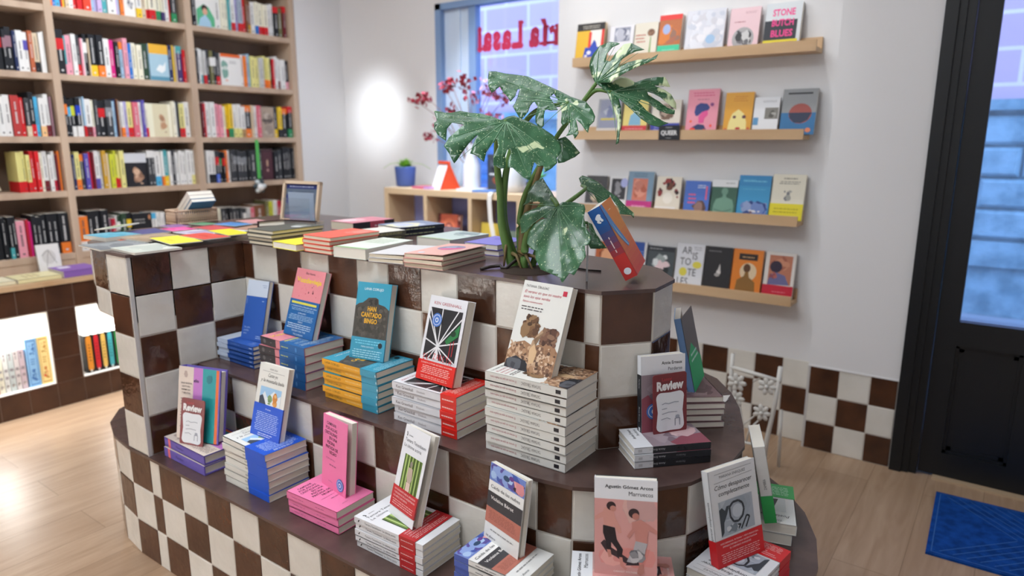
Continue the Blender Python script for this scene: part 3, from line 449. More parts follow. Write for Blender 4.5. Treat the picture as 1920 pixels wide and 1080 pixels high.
# ---------------------------------------------------------------- ceiling fixtures out of frame are plain lamps (see the top)
# ---------------------------------------------------------------- door mat
m = MB(); mm = mat('#12418a', .95, .1, name='blue_mat_pile'); vary(mm, '#0f3878', '#164a9a', 30); add_bump(mm, 200, .5, .002)
ml = mat('#3c6aa8', .95, .1, name='pale_mat_lines')
m.box(0, 0, 0, 9, 3.9, .06, mm)
for k in range(6): m.box(.25, .3+k*.0, .06, .25, .3, .06, ml)
def dl(x0, y0, x1, y1):
    dx, dy = x1-x0, y1-y0; L = math.hypot(dx, dy); nx, ny = -dy/L*.012, dx/L*.012
    m.add([(x0+nx, y0+ny, .064), (x0-nx, y0-ny, .064), (x1-nx, y1-ny, .064), (x1+nx, y1+ny, .064)], [(0, 1, 2, 3)], ml)
for c in range(4):
    for r_ in range(2):
        bx, by = .3+c*2.1, .25+r_*1.75
        for k in range(6):
            if (c+r_) % 2 == 0: dl(bx+k*.3, by, min(bx+k*.3+1.7, bx+2.0), by+min(1.7, (bx+2.0-bx-k*.3)))
            else: dl(bx+k*.3, by+1.7, min(bx+k*.3+1.7, bx+2.0), by+1.7-min(1.7, 2.0-k*.3))
dl(.12, .12, 8.88, .12); dl(.12, 3.78, 8.88, 3.78); dl(.12, .12, .12, 3.78)
o = m.build('door_mat'); o.location = Vector((15.62, 12.05, 0))*T; o.rotation_euler.z = R(1.5)
tag(o, 'blue door mat with pale geometric lines on the wooden floor', 'mat')

# ---------------------------------------------------------------- tiled display counter
root = empty('tiled_display_counter', (0, 0, 0))
tag(root, 'brown and cream chequered tile display counter with stepped tiers', 'counter')
c_ = .43
def kx(k): return c_+k
# lower tier
low = [(-4.35, 4), (-4.32, 2.9), (-4.15, 1.95), (-3.75, 1.08), (-2.95, .47), (-1.97, .12), (-1, 0), (0, 0), (c_, 0)]+[(kx(k), 0) for k in range(1, 11)]
lowR = [(11.4, .18), (12.33, .55), (13.12, 1.15), (13.75, 1.95), (14.15, 2.85), (14.33, 3.83), (14.3, 4.83), (14.05, 5.8), (13.62, 6.7), (13.0, 7.48), (12.25, 8.12), (11.35, 8.6), (10.4, 8.85)]
pts = low+lowR; ks = list(range(-8, -8+len(pts)-1))
m = MB(); face(m, pts, [k for k in ks], rows(0, 3))
inn = [(x, y) for x, y in pts]; poly = inn+[(9, 8.9), (9, 7), (-4.3, 7)]
m.prism(poly, 0, 2.93, grout); lt = m.build('lower_tier', root)
def grow(poly, d):
    out = []; n_ = len(poly)
    for i in range(n_):
        a, b_, c2 = Vector(poly[i-1]), Vector(poly[i]), Vector(poly[(i+1) % n_])
        e1 = (b_-a).normalized(); e2 = (c2-b_).normalized(); n1 = Vector((e1.y, -e1.x)); n2 = Vector((e2.y, -e2.x)); nn = (n1+n2)
        if nn.length < .1: nn = n1
        nn.normalize(); k = max(.5, nn.dot(n1)); out.append(tuple(b_+nn*d/k))
    return out
m = MB(); m.prism(grow(poly, .045), 2.93, 3.0, slab); m.build('lower_top', root)
# middle tier
mid = [(0, 1.5), (c_, 1.5)]+[(kx(k), 1.5) for k in range(1, 11)]+[(11.08, 1.6), (11.97, 2.08), (12.57, 2.88), (12.86, 3.83), (12.84, 4.8), (12.52, 5.7), (12.15, 6.6), (11.7, 7.4), (11.1, 8.15), (10.3, 8.6)]
m = MB(); face(m, mid, list(range(-1, len(mid)-2)), rows(3, 5)); poly = mid+[(9, 8.6), (9, 6.5), (0, 6.5)]
m.prism(poly, 3.0, 4.93, grout); m.build('middle_tier', root)
m = MB(); m.prism(grow(poly, .045), 4.93, 5.0, slab); m.build('middle_top', root)
# upper block
top = [(0, 3), (c_, 3)]+[(kx(k), 3) for k in range(1, 11)]+[(10.73, 3.03), (11.37, 3.79), (11.3, 4.79), (10.55, 5.7), (9.75, 6.02), (8.8, 6.2)]
m = MB(); face(m, top, list(range(-1, len(top)-2)), rows(5, 8)); poly = top+[(6.5, 6.2), (0, 6.2)]
m.prism(poly, 5.0, 7.93, grout); m.build('upper_block', root)
# wing
m = MB()
wr = [(y, y+1, j) for j, y in enumerate((0, 1, 2))]
for y0, y1, j in wr:
    a, b_ = (0, max(y0, .09)), (0, y1)
    # the face x = 0 looks to +x: outside is to the right of p0->p1 when going +y
    for z in range(3, 8):
        tile_row(m, a, b_, [(z, z+1, z)], tile_brown, tile_cream, j+1)
m.box(-.015, -.02, 3, .022, .07, 7.93, trimm)
for z in range(3, 8): tile_row(m, (-1, 0), (-.03, 0), [(z, z+1, z)], tile_brown, tile_cream, -2)
for (a, b_), k in zip([((-1.95, .1), (-1, 0)), ((-2.95, .47), (-1.95, .1)), ((-3.75, 1.08), (-2.95, .47))], (-3, -4, -5)):
    tile_row(m, a, b_, [(7, 8, 7), (6.38, 7, 6)], tile_brown, tile_cream, k)
m.box(-1, 0.0, 3, 0, 3.0, 7.93, grout)
deck = [(0, 0), (0, 3), (0, 6), (0, 8.4), (-4.6, 8.4), (-4.6, 2.4), (-4.15, 1.6), (-3.75, 1.08), (-2.95, .47), (-1.95, .1), (-1, 0)]
m.build('wing_column', root)
m = MB(); m.prism(deck, 6.36, 7.93, grout); m.build('wing_apron', root)
m = MB(); m.box(0, 6.2, 3, 2.8, 8.2, 7.93, grout); m.build('rear_block', root)
deckt = [(0, 0), (0, 3)]+top[1:]+[(6.6, 6.4), (3.6, 6.8), (2.9, 8.4), (-4.6, 8.4), (-4.6, 2.4), (-4.15, 1.6), (-3.75, 1.08), (-2.95, .47), (-1.95, .1), (-1, 0)]
m = MB(); m.prism(grow(deckt, .04), 7.93, 8.0, slab); m.build('counter_top', root)

m = MB()  # invented niche unit out of view, lit to put highlights on the counter tiles
for k in range(4):
    x = -15+k*4.6
    m.box(x, -18, 1, x+.4, -16, 5, tile_dark); m.box(x+4.6, -18, 1, x+5.0, -16, 5, tile_dark)
    m.box(x+.4, -18, 1, x+4.6, -17.8, 5, white_gloss); m.box(x+.4, -18, .98, x+4.6, -16, 1.02, white_gloss); m.box(x+.4, -18, 4.96, x+4.6, -16, 5.0, white_gloss)
    area('niche_strip_light', (x+2.5, -16.6, 4.9), 3.8, 14, (1, .99, .97), (x+2.5, -17.2, 0), .3)  # added lamp of the unseen niches, for the tile highlights
m.box(-15, -18, 0, 4, -16, 1, tile_dark); m.box(-15, -18, 5, 4, -16, 6, tile_dark); struct(m.build('trim_added_niches'))
# ---------------------------------------------------------------- bookcase, its tiled base with lit niches
m = MB(); x1, x0 = -13.9, XB-2
tp = lambda k, r: tile_dark
N1 = (-.9, 3.14); N2 = (4.14, 8.2)
for k in range(-8, 18):
    y0 = .14+k; y1 = y0+1
    for z in range(0, 5):
        if z in (1, 2, 3) and (N1[0]-.1 < (y0+y1)/2 < N1[1] or N2[0] < (y0+y1)/2 < N2[1]): continue
        tile_row(m, (x1, y0), (x1, y1), [(z, min(z+1, 4.98), z)], 0, 0, k, pat=tp)
for a, b_, z0, z1 in ((-9, 17.5, 0, 1), (-9, 17.5, 4, 5), (-9, N1[0], 1, 4), (N1[1], N2[0], 1, 4), (N2[1], 17.5, 1, 4)):
    m.box(x0, a, z0, x1, b_, z1, grout_dark)
for a, b_ in (N1, N2):
    m.box(x0, a, 1, x0+.1, b_, 4, white_gloss); m.box(x0, a, 3.95, x1-.02, b_, 4.02, white_gloss); m.box(x0, a, .98, x1-.02, b_, 1.02, white_gloss)
    m.box(x0, a-.02, 1, x1-.02, a+.03, 4, white_gloss); m.box(x0, b_-.03, 1, x1-.02, b_+.02, 4, white_gloss)
base = struct(m.build('trim_4'))
for a, b_ in (N1, N2):
    area('niche_strip_light', (x1-1.35, (a+b_)/2, 3.9), .25, 8, (1, .99, .97), (x1-1.6, (a+b_)/2, 0), b_-a-.3)
m = MB(); m.box(XB, -9, 4.98, x1+.06, 17.5, 5.17, oak_light); m.box(XB-1.98, -9, 4.98, XB, 17.48, 5.15, oak_light); tag(m.build('oak_ledge'), 'long oak ledge running along the foot of the bookcase', 'ledge')
BAY = {'A': (-.6, 5.35), 'B': (5.63, 11.3), 'C': (11.63, 17.15)}
ZS = {1: 15.92, 2: 13.26, 3: 10.72, 4: 8.47, 5: 5.82}
root = empty('bookcase', (XB, 8, 5.17)); tag(root, 'tall oak bookcase full of book spines along the left wall', 'bookcase')
def part(mb, name):
    mb.M = Matrix.Translation((-XB, -8, -5.17)); v = [tuple(mb.M @ Vector(p)) for p in mb.v]; mb.v = v; return mb.build(name, root)
for a, b_ in ((5.35, 5.63), (11.3, 11.63), (17.15, 17.47), (-.9, -.6)):
    m = MB(); m.box(XB-2, a, 5.18, XB, b_, 23.4, oak); part(m, 'upright')
for bay, (a, b_) in BAY.items():
    for z in list(ZS.values())+[18.5]:
        m = MB(); m.box(XB-1.95, a, z-.25, XB-.03, b_, z, oak); part(m, 'shelf')
    m = MB(); m.box(XB-.12, a, 5.18, XB-.06, b_, 5.57, oak); part(m, 'plinth')
m = MB(); m.box(XB-1.99, -.9, 5.18, XB-1.95, 17.47, 23.4, oak_back); part(m, 'back_panel')
m = MB(); m.box(XB-2, -.9, 23.2, XB, 17.47, 23.5, oak); part(m, 'top_board')

PALC = dict(orange='#ef7f2e', coral='#e8442c', blue='#2c72c4', lightblue='#4fb0dc', yellow='#ecc62c', beige='#d6c4a8', white='#e6e6e4', red='#cf2127', paleblue='#9fc0d8',
 lavender='#a9a3d0', lilac='#c9b0da', teal='#4ba3aa', cream='#ebe7d2', charcoal='#3a3d42', black='#1b1e24', maroon='#71222c', mustard='#c79a2e', greyblue='#a4b1c2', brown='#7d5238', olive='#73714a',
 navy='#23305a', terracotta='#b8623f', pink='#eaa0b0', magenta='#d82484', darkgreen='#2c4634', purple='#46386c', palegrey='#c6c7c6', paleyellow='#e3dc8f', brick='#b23a38', mauve='#93707c',
 rose='#d56a7c', violet='#5a52ac', tan='#b08c5c', taupe='#a89888', crimson='#b8203a', greenyellow='#cdd23a', plum='#4a2c34', green='#2f8f5c', grey='#8b8f94', royal='#1f3fb8', periwinkle='#5a78d8', apricot='#edc08a')
WORD = dict(lightblue='light blue', paleblue='pale blue', greyblue='grey blue', darkgreen='dark green', palegrey='pale grey', paleyellow='pale yellow', greenyellow='lime', paleblu='pale blue')
wd_ = lambda c: WORD.get(c, c)
ART = {
 '': lambda: [('r', .0, .0, 1, 1, '#e8e6e2'), ('n', .25, .2, .85, .75, ['#8f8f93', '#6d6e74', '#c9c9c9', '#b4b4ba'], 16, .12)],
 'g': lambda: [('p', [(.05, .05), (.5, .02), (.98, .05), (.98, .3), (.7, .6), (.45, .68), (.05, .5)], '#5cb487'), ('e', .48, .56, .16, .1, '#3a2b2b'), ('e', .5, .46, .13, .1, '#d9a58e'), ('p', [(.1, .03), (.2, .25), (.5, .38), (.75, .2), (.8, .02)], '#a7cbe2')],
 'y': lambda: [('r', 0, .74, 1, 1, '#e8b23c'), ('r', 0, .1, 1, .74, '#a6c6d6'), ('r', 0, 0, 1, .12, '#5b93ac'), ('p', [(.3, .3), (.5, .45), (.7, .42), (.85, .55), (.8, .3), (.6, .22)], '#e9edee')],
 'o': lambda: [('r', 0, .9, 1, 1, '#e2682f'), ('n', .02, .1, .35, .8, ['#7fa89c', '#c9d6cf', '#e2a68e'], 8, .14), ('l', .4, .8, .8, .7, 2, '#8c8c90')],
 'c': lambda: [('r', 0, 0, .22, 1, '#e9e7cf'), ('r', .22, 0, .86, 1, '#d9d1b2'), ('n', .45, .1, .8, .7, ['#b98f6f', '#c9a98a', '#a37c62'], 9, .09)],
 'p': lambda: [('n', .1, .4, .95, .85, ['#8c7f75', '#6c625c', '#b7aa9e'], 14, .2), ('r', .1, .52, .9, .6, '#554c48'), ('n', .2, .05, .9, .4, ['#978a80', '#b9aca0'], 8, .2)],
 'm': lambda: [('r', 0, .72, 1, 1, '#cfd2d8'), ('r', .02, .02, .98, .72, '#23242a'), ('n', .3, .04, .85, .6, ['#b08a72', '#8c6a56', '#cfae94'], 12, .13)],
 'd': lambda: [('r', .08, .06, .92, .9, '#512e38'), ('e', .5, .55, .08, .12, '#c9a48c'), ('e', .5, .32, .09, .05, '#b98f88')],
 'w': lambda: [('l', .06, .7, .85, .65, 2, '#9a9a9a'), ('n', .15, .08, .85, .5, ['#d8d8d8', '#23242a', '#e8e8e8', '#8a8a8c'], 40, .05), ('e', .88, .85, .06, .08, '#c58a62')],
}
def shelf_book(y, th, h, spec, z, idx, rowname, bay, tilt=0):
    toks = spec.split('/'); face_out = spec.endswith('!'); basec = toks[0]; bc = PALC[basec]
    g = .012; root_M = Matrix.Translation((XB-.22-(idx*37 % 5)*.03, y+g, z))
    if tilt: root_M = root_M @ Matrix.Rotation(R(tilt), 4, 'X')
    m = MB(); t_ = th-2*g; dp = 1.1 if not face_out else .14
    cv = mat(bc, .5); m.box(-dp, 0, 0, -.0, t_, h, cv)
    m.box(-dp+.02, .012, h-.01, -.02, t_-.012, h+.002, pages); band = ''
    fm = lambda u, v, e=0: (e, u*t_, v*h)
    if face_out:
        a = toks[1].rstrip('!')[3:]; emit(m, ART[a](), fm, t_, h, .004)
    else:
        it = []
        for tk in toks[1:]:
            c2 = tk[1:]
            if c2 not in PALC: continue
            z0, z1 = {'f': (0, .27), 'b': (.55, .8), 't': (.8, 1)}[tk[0]]
            band = band or {'f': ' with %s foot', 'b': ' with %s band', 't': ' with %s top'}[tk[0]] % wd_(c2)
            for (ya, yb2) in ((-.002, t_+.002),): m.box(-dp*.97, ya, z0*h+.001, .004, yb2, z1*h, mat(PALC[c2], .45))
        dark = sum(lin(bc)[:3]) < 1.1; rr = random.Random(idx*13+int(z*3)); c3 = '#d9d9d9' if dark else '#5b5b60'
        if t_ > .1:
            a0 = .3+rr.random()*.06; a1 = a0+.16+rr.random()*.2
            q = a0
            while q < a1: it.append(('r', .38, q, .62, q+.028, c3)); q += .042
            if not any(t2[0] == 'b' for t2 in toks[1:]):
                q = a1+.05
                while q < min(.9, a1+.25): it.append(('r', .4, q, .6, q+.024, c3)); q += .04
            it.append(('r', .36, .07, .64, .11, c3))
            emit(m, it, fm, t_, h, .0062)
    o = m.build('shelved_book'); put(o, root_M)
    size = 'slim ' if th < .14 else 'thick ' if th > .3 and not face_out else ''
    kind = ('%s book facing out' if face_out else size+'%s spine') % wd_(basec)
    bn = {'A': 'left bay', 'B': 'middle bay', 'C': 'right bay'}[bay]
    tag(o, '%s%s, %s from left, %s, %s' % (kind, band, ORD[idx], rowname, bn), 'book', 'books on the %s, %s' % (rowname, bn))
RN = {1: 'top visible shelf', 2: 'second shelf down', 3: 'third shelf down', 4: 'fourth shelf down', 5: 'lowest shelf'}
for key, s in SHELF.items():
    bay, r_ = key[0], int(key[1]); ents = [e.split(',') for e in s.split()]
    y0 = float(ents[0][0]); y1 = float(ents[-1][0])+float(ents[-1][1]); lo, hi = BAY[bay]
    if bay == 'A': a_, b_ = y0, min(y1, 5.31)
    else: a_, b_ = max(y0, lo+.04), min(y1, hi-.04)
    k = (b_-a_)/(y1-y0)
    for i, (y, th, h, spec) in enumerate(ents):
        shelf_book(a_+(float(y)-y0)*k, float(th)*k, float(h), spec, ZS[r_]+.003, i, RN[r_], bay)
# the leaning books of the fourth shelf, left bay
for i, (y, cl, w_) in enumerate([(2.05, 'white', .26), (2.35, 'blue', .2), (2.6, 'black', .16), (2.82, 'beige', .24)]):
    m = MB(); m.box(-1.1, 0, 0, 0, w_, 1.55, mat(PALC[cl])); m.box(-1.08, .012, 1.54, -.02, w_-.012, 1.552, pages)
    o = m.build('shelved_book'); put(o, Matrix.Translation((XB-.25, y, ZS[4]+.06)) @ Matrix.Rotation(R(17), 4, 'X'))
    tag(o, '%s book leaning left, %s of four tilted books, left bay' % (cl, ORD[i]), 'book', 'tilted books on the fourth shelf')
# hanging flower ornament on a green ribbon
root = empty('hanging_ornament', (XB+.12, 14.55, 8.2))
m = MB(); m.box(0, -.09, .4, .02, .09, 2.4, mat('#58b85c', .6)); m.build('ribbon', root)
m = MB()
for k in range(6):
    a = k*math.pi/3; m.lathe((0, .26*math.cos(a), .26*math.sin(a)), [(.001, -.13), (.11, -.08), (.13, 0), (.11, .08), (.001, .13)], mat('#3b4a52' if k % 2 else '#c9d3d6', .5), 10)
m.lathe((.06, 0, -.05), [(.001, -.22), (.17, -.13), (.22, 0), (.17, .13), (.001, .22)], mat('#e6e8e8', .5), 14); m.build('flower', root)
tag(root, 'black and white flower ornament hanging on a green ribbon', 'ornament')
# things lying on the ledge
def flat(P, w_, h, t, c, yd, label, art=(), hard=False, pg=None, cat='book', group=None, z=5.17, name='flat_book', spinec=None):
    o = book(w_, h, t, c, art, hard=hard, pg=pg, name=name, spinec=spinec); put(o, lying(P, yd, z+.003)); tag(o, label, cat, group); return o
flat((-14.0, 5.35), 1.5, 1.4, .26, '#8a63b4', (0, -1), 'purple hardback lying on the oak ledge beside the counter', [('r', .55, .55, .85, .85, '#e6e2ee')], name='hardback_book')
flat((-14.1, 3.9), 1.3, 1.5, .16, '#e8dfae', (0, -1), 'cream magazine lying on the oak ledge left of purple hardback', [('l', .2, .8, .8, .4, 3, '#b9a878')])
flat((-14.2, 2.35), 1.3, 1.6, .14, '#ece4c4', (0, -1), 'pale yellow booklet lying on the ledge under the lowest shelf', [('l', .2, .8, .8, .4, 3, '#b9a878')])
flat((-14.15, .7), 1.2, 1.2, .14, '#b9c4dc', (0, -1), 'pale blue booklet at the left end of the ledge')
o = book(.85, 1.18, .1, '#e4e2de', [('e', .5, .55, .3, .25, '#cfccc6'), ('s', [(.2, .6), (.5, .8), (.8, .3)], .01, '#77726c'), ('s', [(.35, .2), (.5, .75)], .01, '#77726c')], name='standing_card')
put(o, leaning((-15.75, 3.75), 90, 8, 5.175, .1)); tag(o, 'white card with a line drawing standing on the oak ledge', 'card')
# books in the lit niches
def niche_book(y, th, h, c, i, lab, art, dp=1.0, x=-14.15, grp='books in the left lit niche'):
    m = MB(); m.box(-dp, .01, 0, 0, th-.01, h, mat(c)); m.box(-dp+.03, .03, h-.01, -.02, th-.03, h+.003, pages)
    emit(m, art, lambda u, v, e=0: (e, .01+u*(th-.02), v*h), th, h, .004)
    o = m.build('niche_book'); put(o, Matrix.Translation((x, y, 1.025))); tag(o, lab, 'book', grp)
orn = lambda c, k: [('r', .12, .04, .88, .06, c), ('r', .12, .94, .88, .96, c), ('r', .12, .04, .16, .96, c), ('r', .84, .04, .88, .96, c), ('n', .2, .65, .8, .9, [c], 12, .09), ('n', .2, .1, .8, .38, [c, k], 14, .09), ('l', .3, .7, .6, .45, 3, c)]
niche_book(2.28, .43, 1.95, '#8fbfe6', 0, 'thick pale blue ornamented spine in the left lit niche', orn('#4a78b8', '#4a78b8'), 1.4)
niche_book(2.71, .4, 1.95, '#efd792', 1, 'thick pale yellow ornamented spine in the left lit niche', orn('#c08a3c', '#d2452e'), 1.4)
yy = 2.24
for i, (th, c) in enumerate([(.2, '#c7b4bb'), (.18, '#cfc6c4'), (.2, '#bcc4c2'), (.18, '#d0d0cc'), (.2, '#d8d4c0'), (.17, '#d45a2a'), (.22, '#c4c8cc'), (.22, '#d2c8c0'), (.2, '#b8c0c8')]):
    yy -= th; niche_book(yy, th, 1.62, c, i, '%s spine, %s to the left of the blue ornamented book' % (['mauve', 'grey pink', 'grey green', 'pale grey', 'cream', 'orange', 'blue grey', 'warm grey', 'steel grey'][i], ORD[i]), [('n', .1, .72, .9, .95, ['#8a7f80', '#a8a0a0'], 5, .2), ('l', .2, .8, .65, .3, 2, '#8c8488'), ('n', .1, .05, .9, .25, ['#75716f', '#a89c94'], 6, .2)])
yy = 4.42
for i, (th, c, nm) in enumerate([(.3, '#df8f2c', 'orange'), (.26, '#c8202c', 'red'), (.25, '#dcb45c', 'yellow'), (.25, '#3fa0a8', 'teal'), (.3, '#23743a', 'green'), (.26, '#3b5fa8', 'blue')]):
    niche_book(yy, th, 1.6, '#1d1b1c', i, '%s and black spine in the right lit niche' % nm, [('p', [(.12, .12), (.3, .06), (.7, .06), (.88, .12), (.88, .93), (.7, .98), (.3, .98), (.12, .93)], c), ('l', .35, .65, .8, .3, 6, '#2a2420'), ('e', .5, .05, .14, .03, '#d8d8d4')], grp='books in the right lit niche'); yy += th+.02
# ---------------------------------------------------------------- books displayed on the tiers
OFFW = '#e9e8e4'
# --- cover designs (fractions of the cover)
A_CANTO = [('t','IRENE SOLÀ',.5,.925,.032,'#6a6a68',{'a':'c'}), ('s',[(.12,.9),(.88,.9)],.004,'#9a9a98'), ('t','Canto yo',.5,.83,.07,'#3c3c3c',{'a':'c','i':.25,'c':.8}), ('t','y la montaña baila',.5,.755,.07,'#3c3c3c',{'a':'c','i':.25,'w':.8}),
 ('r',.14,.44,.86,.69,'#9cc3e2'), ('p',[(.14,.44),(.2,.56),(.3,.63),(.4,.55),(.5,.6),(.62,.66),(.74,.58),(.86,.62),(.86,.44)],'#dfe6ea'), ('p',[(.14,.44),(.14,.55),(.24,.58),(.34,.5),(.4,.44)],'#3c4654'), ('n',.4,.44,.6,.6,['#5d7a58','#7c9a6a'],6,.06), ('n',.58,.44,.76,.64,['#d99a52','#c9823e','#e0b070'],8,.06)]
B_CANTO = (0, .455, '#1d55c8', [('t','10ª edición',.5,.85,.06,'#e8ecf4',{'a':'c','b':.01}), ('l',.1,.92,.78,.2,11,'#b9cdf2'), ('l',.25,.75,.17,.06,2,'#d9e3f6')])
A_PINK = [('t',s,x,y,.062,'#4a2a3c',{'c':.86,'b':.006}) for s, x, y in (('CAMINAR',.16,.875),('POR AGUAS',.12,.81),('CRISTALINAS',.08,.745),('EN UNA',.28,.68),('PISCINA',.2,.615),('PINTADA DE',.14,.55),('NEGRO',.3,.485))]+[('t','LUCIANA DE MELLO',.16,.405,.026,'#9a5a78',{}), ('l',.3,.62,.36,.32,1,'#b06a8a'), ('t','EDITORIAL',.3,.1,.02,'#a4607f',{})][:3+7]
A_TAMARA = [('s',[(.1,.93),(.13,.9),(.11,.885)],.012,'#2a2a2a'), ('t','EDITORIAL',.2,.895,.018,'#4c4c4c',{}), ('t','Tamara Tenenbaum',.08,.83,.052,'#5c5c60',{'w':.84,'fit':1}), ('t','La última actriz',.08,.77,.05,'#77777c',{'w':.7,'fit':1}),
 ('r',.2,.3,.9,.7,'#6f8a3e')]+[('r',.2+.7*k/11,.3,.2+.7*(k+.45)/11,.7,'#b9cf84' if k % 2 else '#39502a') for k in range(11)]+[('e',.52,.62,.05,.035,'#8d8678'), ('p',[(.44,.58),(.6,.58),(.64,.47),(.6,.42),(.62,.31),(.46,.31),(.47,.42),(.42,.5)],'#b9a898'), ('p',[(.45,.42),(.61,.42),(.62,.31),(.46,.31)],'#d9c2b4')]
B_TAMARA = (.1, .33, '#bb2a2e', [('t','UN FASCINANTE VIAJE AL ESPLENDOR',.07,.8,.12,'#f2dede',{'w':.86,'fit':1}), ('t','Y DECADENCIA DE LA ARGENTINA DE',.07,.64,.12,'#f2dede',{'w':.86,'fit':1}), ('t','LOS AÑOS CINCUENTA',.07,.48,.12,'#f2dede',{}), ('l',.07,.93,.42,.12,3,'#e6b4b2')], [('l',.1,.9,.7,.35,1,'#eecaca')])
A_CAIDA = [('r',0,.78,1,1,'#6f86c8'), ('n',0,.78,1,1,['#3f58a8','#8ea6dc','#5a4f9a','#a9c4e8'],22,.13), ('e',.48,.9,.09,.035,'#2f4a6c'), ('e',.62,.93,.07,.03,'#6a3f8c'), ('n',.68,.79,1,.93,['#5a3a44','#e2a6a4','#3c2a34','#d98f94'],8,.12), ('t','Caída de las nubes',.07,.69,.06,'#3b3b40',{'w':.84,'fit':1}),
 ('r',0,.44,1,.64,'#3b3a3d'), ('t','Violaine Bérot',.1,.55,.062,'#e9e6e2',{'w':.66,'fit':1,'b':.012}), ('r',0,.24,1,.44,'#b8705f'), ('l',.08,.9,.41,.29,7,'#8f5346'), ('l',.15,.85,.19,.15,1,'#9c9a9a'), ('t','las afueras',.08,.06,.045,'#6b6b70',{})]
A_MARR = [('t','Agustín Gómez Arcos',.93,.905,.047,'#2a2a2c',{'a':'r','b':.02,'w':.76,'fit':1}), ('t','Marruecos',.93,.835,.062,'#3a3a3c',{'a':'r','c':.9}), ('r',0,0,1,.79,'#d8a09b'), ('n',.45,.55,1,.79,['#c9a09c','#b9a6a4','#d9aea6'],10,.2), ('n',.02,.1,.98,.3,['#dc958e','#e6aca4','#d88e86'],10,.2),
 ('p',[(.1,.33),(.2,.24),(.35,.2),(.5,.14),(.62,.13),(.6,.17),(.42,.24),(.28,.29),(.16,.37)],'#3f3136'), ('p',[(.5,.12),(.72,.13),(.7,.2),(.78,.24),(.72,.29),(.6,.2)],'#3a2f34'),
 ('p',[(.0,.6),(.14,.66),(.16,.7),(.3,.69),(.34,.6),(.42,.5),(.44,.45),(.39,.44),(.3,.54),(.29,.48),(.16,.5),(.14,.6),(0,.56)],'#d69a8e'), ('e',.27,.72,.075,.045,'#3a2a2c'), ('e',.3,.695,.05,.03,'#c88a7c'), ('p',[(.14,.52),(.33,.5),(.36,.38),(.46,.28),(.44,.2),(.37,.21),(.36,.28),(.27,.35),(.27,.27),(.2,.27),(.18,.36),(.14,.44)],'#2b2428'), ('p',[(.4,.2),(.45,.2),(.47,.12),(.53,.09),(.5,.07),(.42,.11)],'#d49284'), ('p',[(.2,.27),(.26,.27),(.28,.2),(.23,.19)],'#c98a7c'),
 ('e',.63,.66,.085,.05,'#3a2c2e'), ('e',.66,.63,.055,.035,'#bd7f72'), ('p',[(.6,.57),(.74,.6),(.86,.56),(1,.5),(1,.46),(.86,.5),(.84,.36),(.66,.38),(.64,.48),(.56,.4),(.52,.42),(.6,.5)],'#c98a80'), ('p',[(.66,.38),(.85,.36),(.82,.3),(.8,.22),(.72,.17),(.62,.15),(.52,.16),(.56,.22),(.62,.27)],'#b4b2b6'), ('n',.56,.15,.82,.3,['#8f9094','#c6c4c6','#6e6f74'],10,.07), ('p',[(.72,.14),(.78,.15),(.8,.06),(.74,.03),(.68,.05)],'#c08478'),
 ('t','CABARET VOLTAIRE',.5,.045,.026,'#f0e4e0',{'a':'c','b':.01})]
A_COMO = [('t','MARIANA ENRIQUEZ',.5,.9,.04,'#55595c',{'a':'c','w':.56,'fit':1}), ('s',[(.1,.86),(.92,.88)],.003,'#8b8e90'), ('s',[(.12,.95),(.92,.955)],.003,'#8b8e90'), ('t','Cómo desaparecer',.5,.79,.067,'#2c2e30',{'a':'c','i':.25,'w':.8,'fit':1}), ('t','completamente',.5,.72,.067,'#2c2e30',{'a':'c','i':.25,'w':.66,'fit':1}),
 ('r',.14,.3,.86,.66,'#a9b3bd'), ('n',.16,.44,.84,.66,['#9aa5b0','#b9c2ca','#a3adb8'],16,.16), ('p',[(.14,.3),(.14,.58),(.2,.6),(.26,.56),(.3,.6),(.36,.6),(.3,.52),(.22,.44),(.2,.34)],'#3e464c'), ('s',[(.36,.58),(.44,.62),(.56,.62),(.64,.58),(.66,.52),(.62,.45),(.52,.41),(.42,.42),(.36,.48),(.36,.58)],.018,'#33393e'), ('e',.52,.52,.11,.07,'#c3ccd4'), ('s',[(.4,.33),(.4,.38),(.56,.37),(.5,.33)],.012,'#2c3135'), ('s',[(.56,.32),(.7,.44),(.76,.42),(.66,.32)],.014,'#2c3135'), ('n',.2,.31,.6,.4,['#d3d9de','#7c8790'],8,.07)]
B_COMO = (0, .28, '#cf2026', [('t','DESCARNADA, INTENSA Y PERTURBADORA,',.5,.82,.085,'#f6dcdc',{'a':'c','w':.82,'fit':1}), ('t','IMPRESCINDIBLE PARA DESENTRAÑAR',.5,.7,.085,'#f6dcdc',{'a':'c','w':.74,'fit':1}), ('t','EL UNIVERSO ENRIQUEZ',.5,.58,.085,'#f6dcdc',{'a':'c','w':.46,'fit':1}), ('l',.08,.92,.5,.12,5,'#eeb0ae')])
A_POETA = [('t','ZAMBRA',.3,.92,.04,'#55585a',{}), ('t','Poeta chileno',.14,.8,.08,'#2c2e30',{'i':.25,'w':.7}), ('r',.2,.38,.8,.72,'#c9ccca'), ('p',[(.35,.4),(.45,.62),(.55,.6),(.68,.66),(.6,.5),(.66,.4)],'#3a3c3e')]
B_POETA = (0, .36, '#3aa858', [('l',.1,.9,.85,.2,6,'#bfe6c6')])
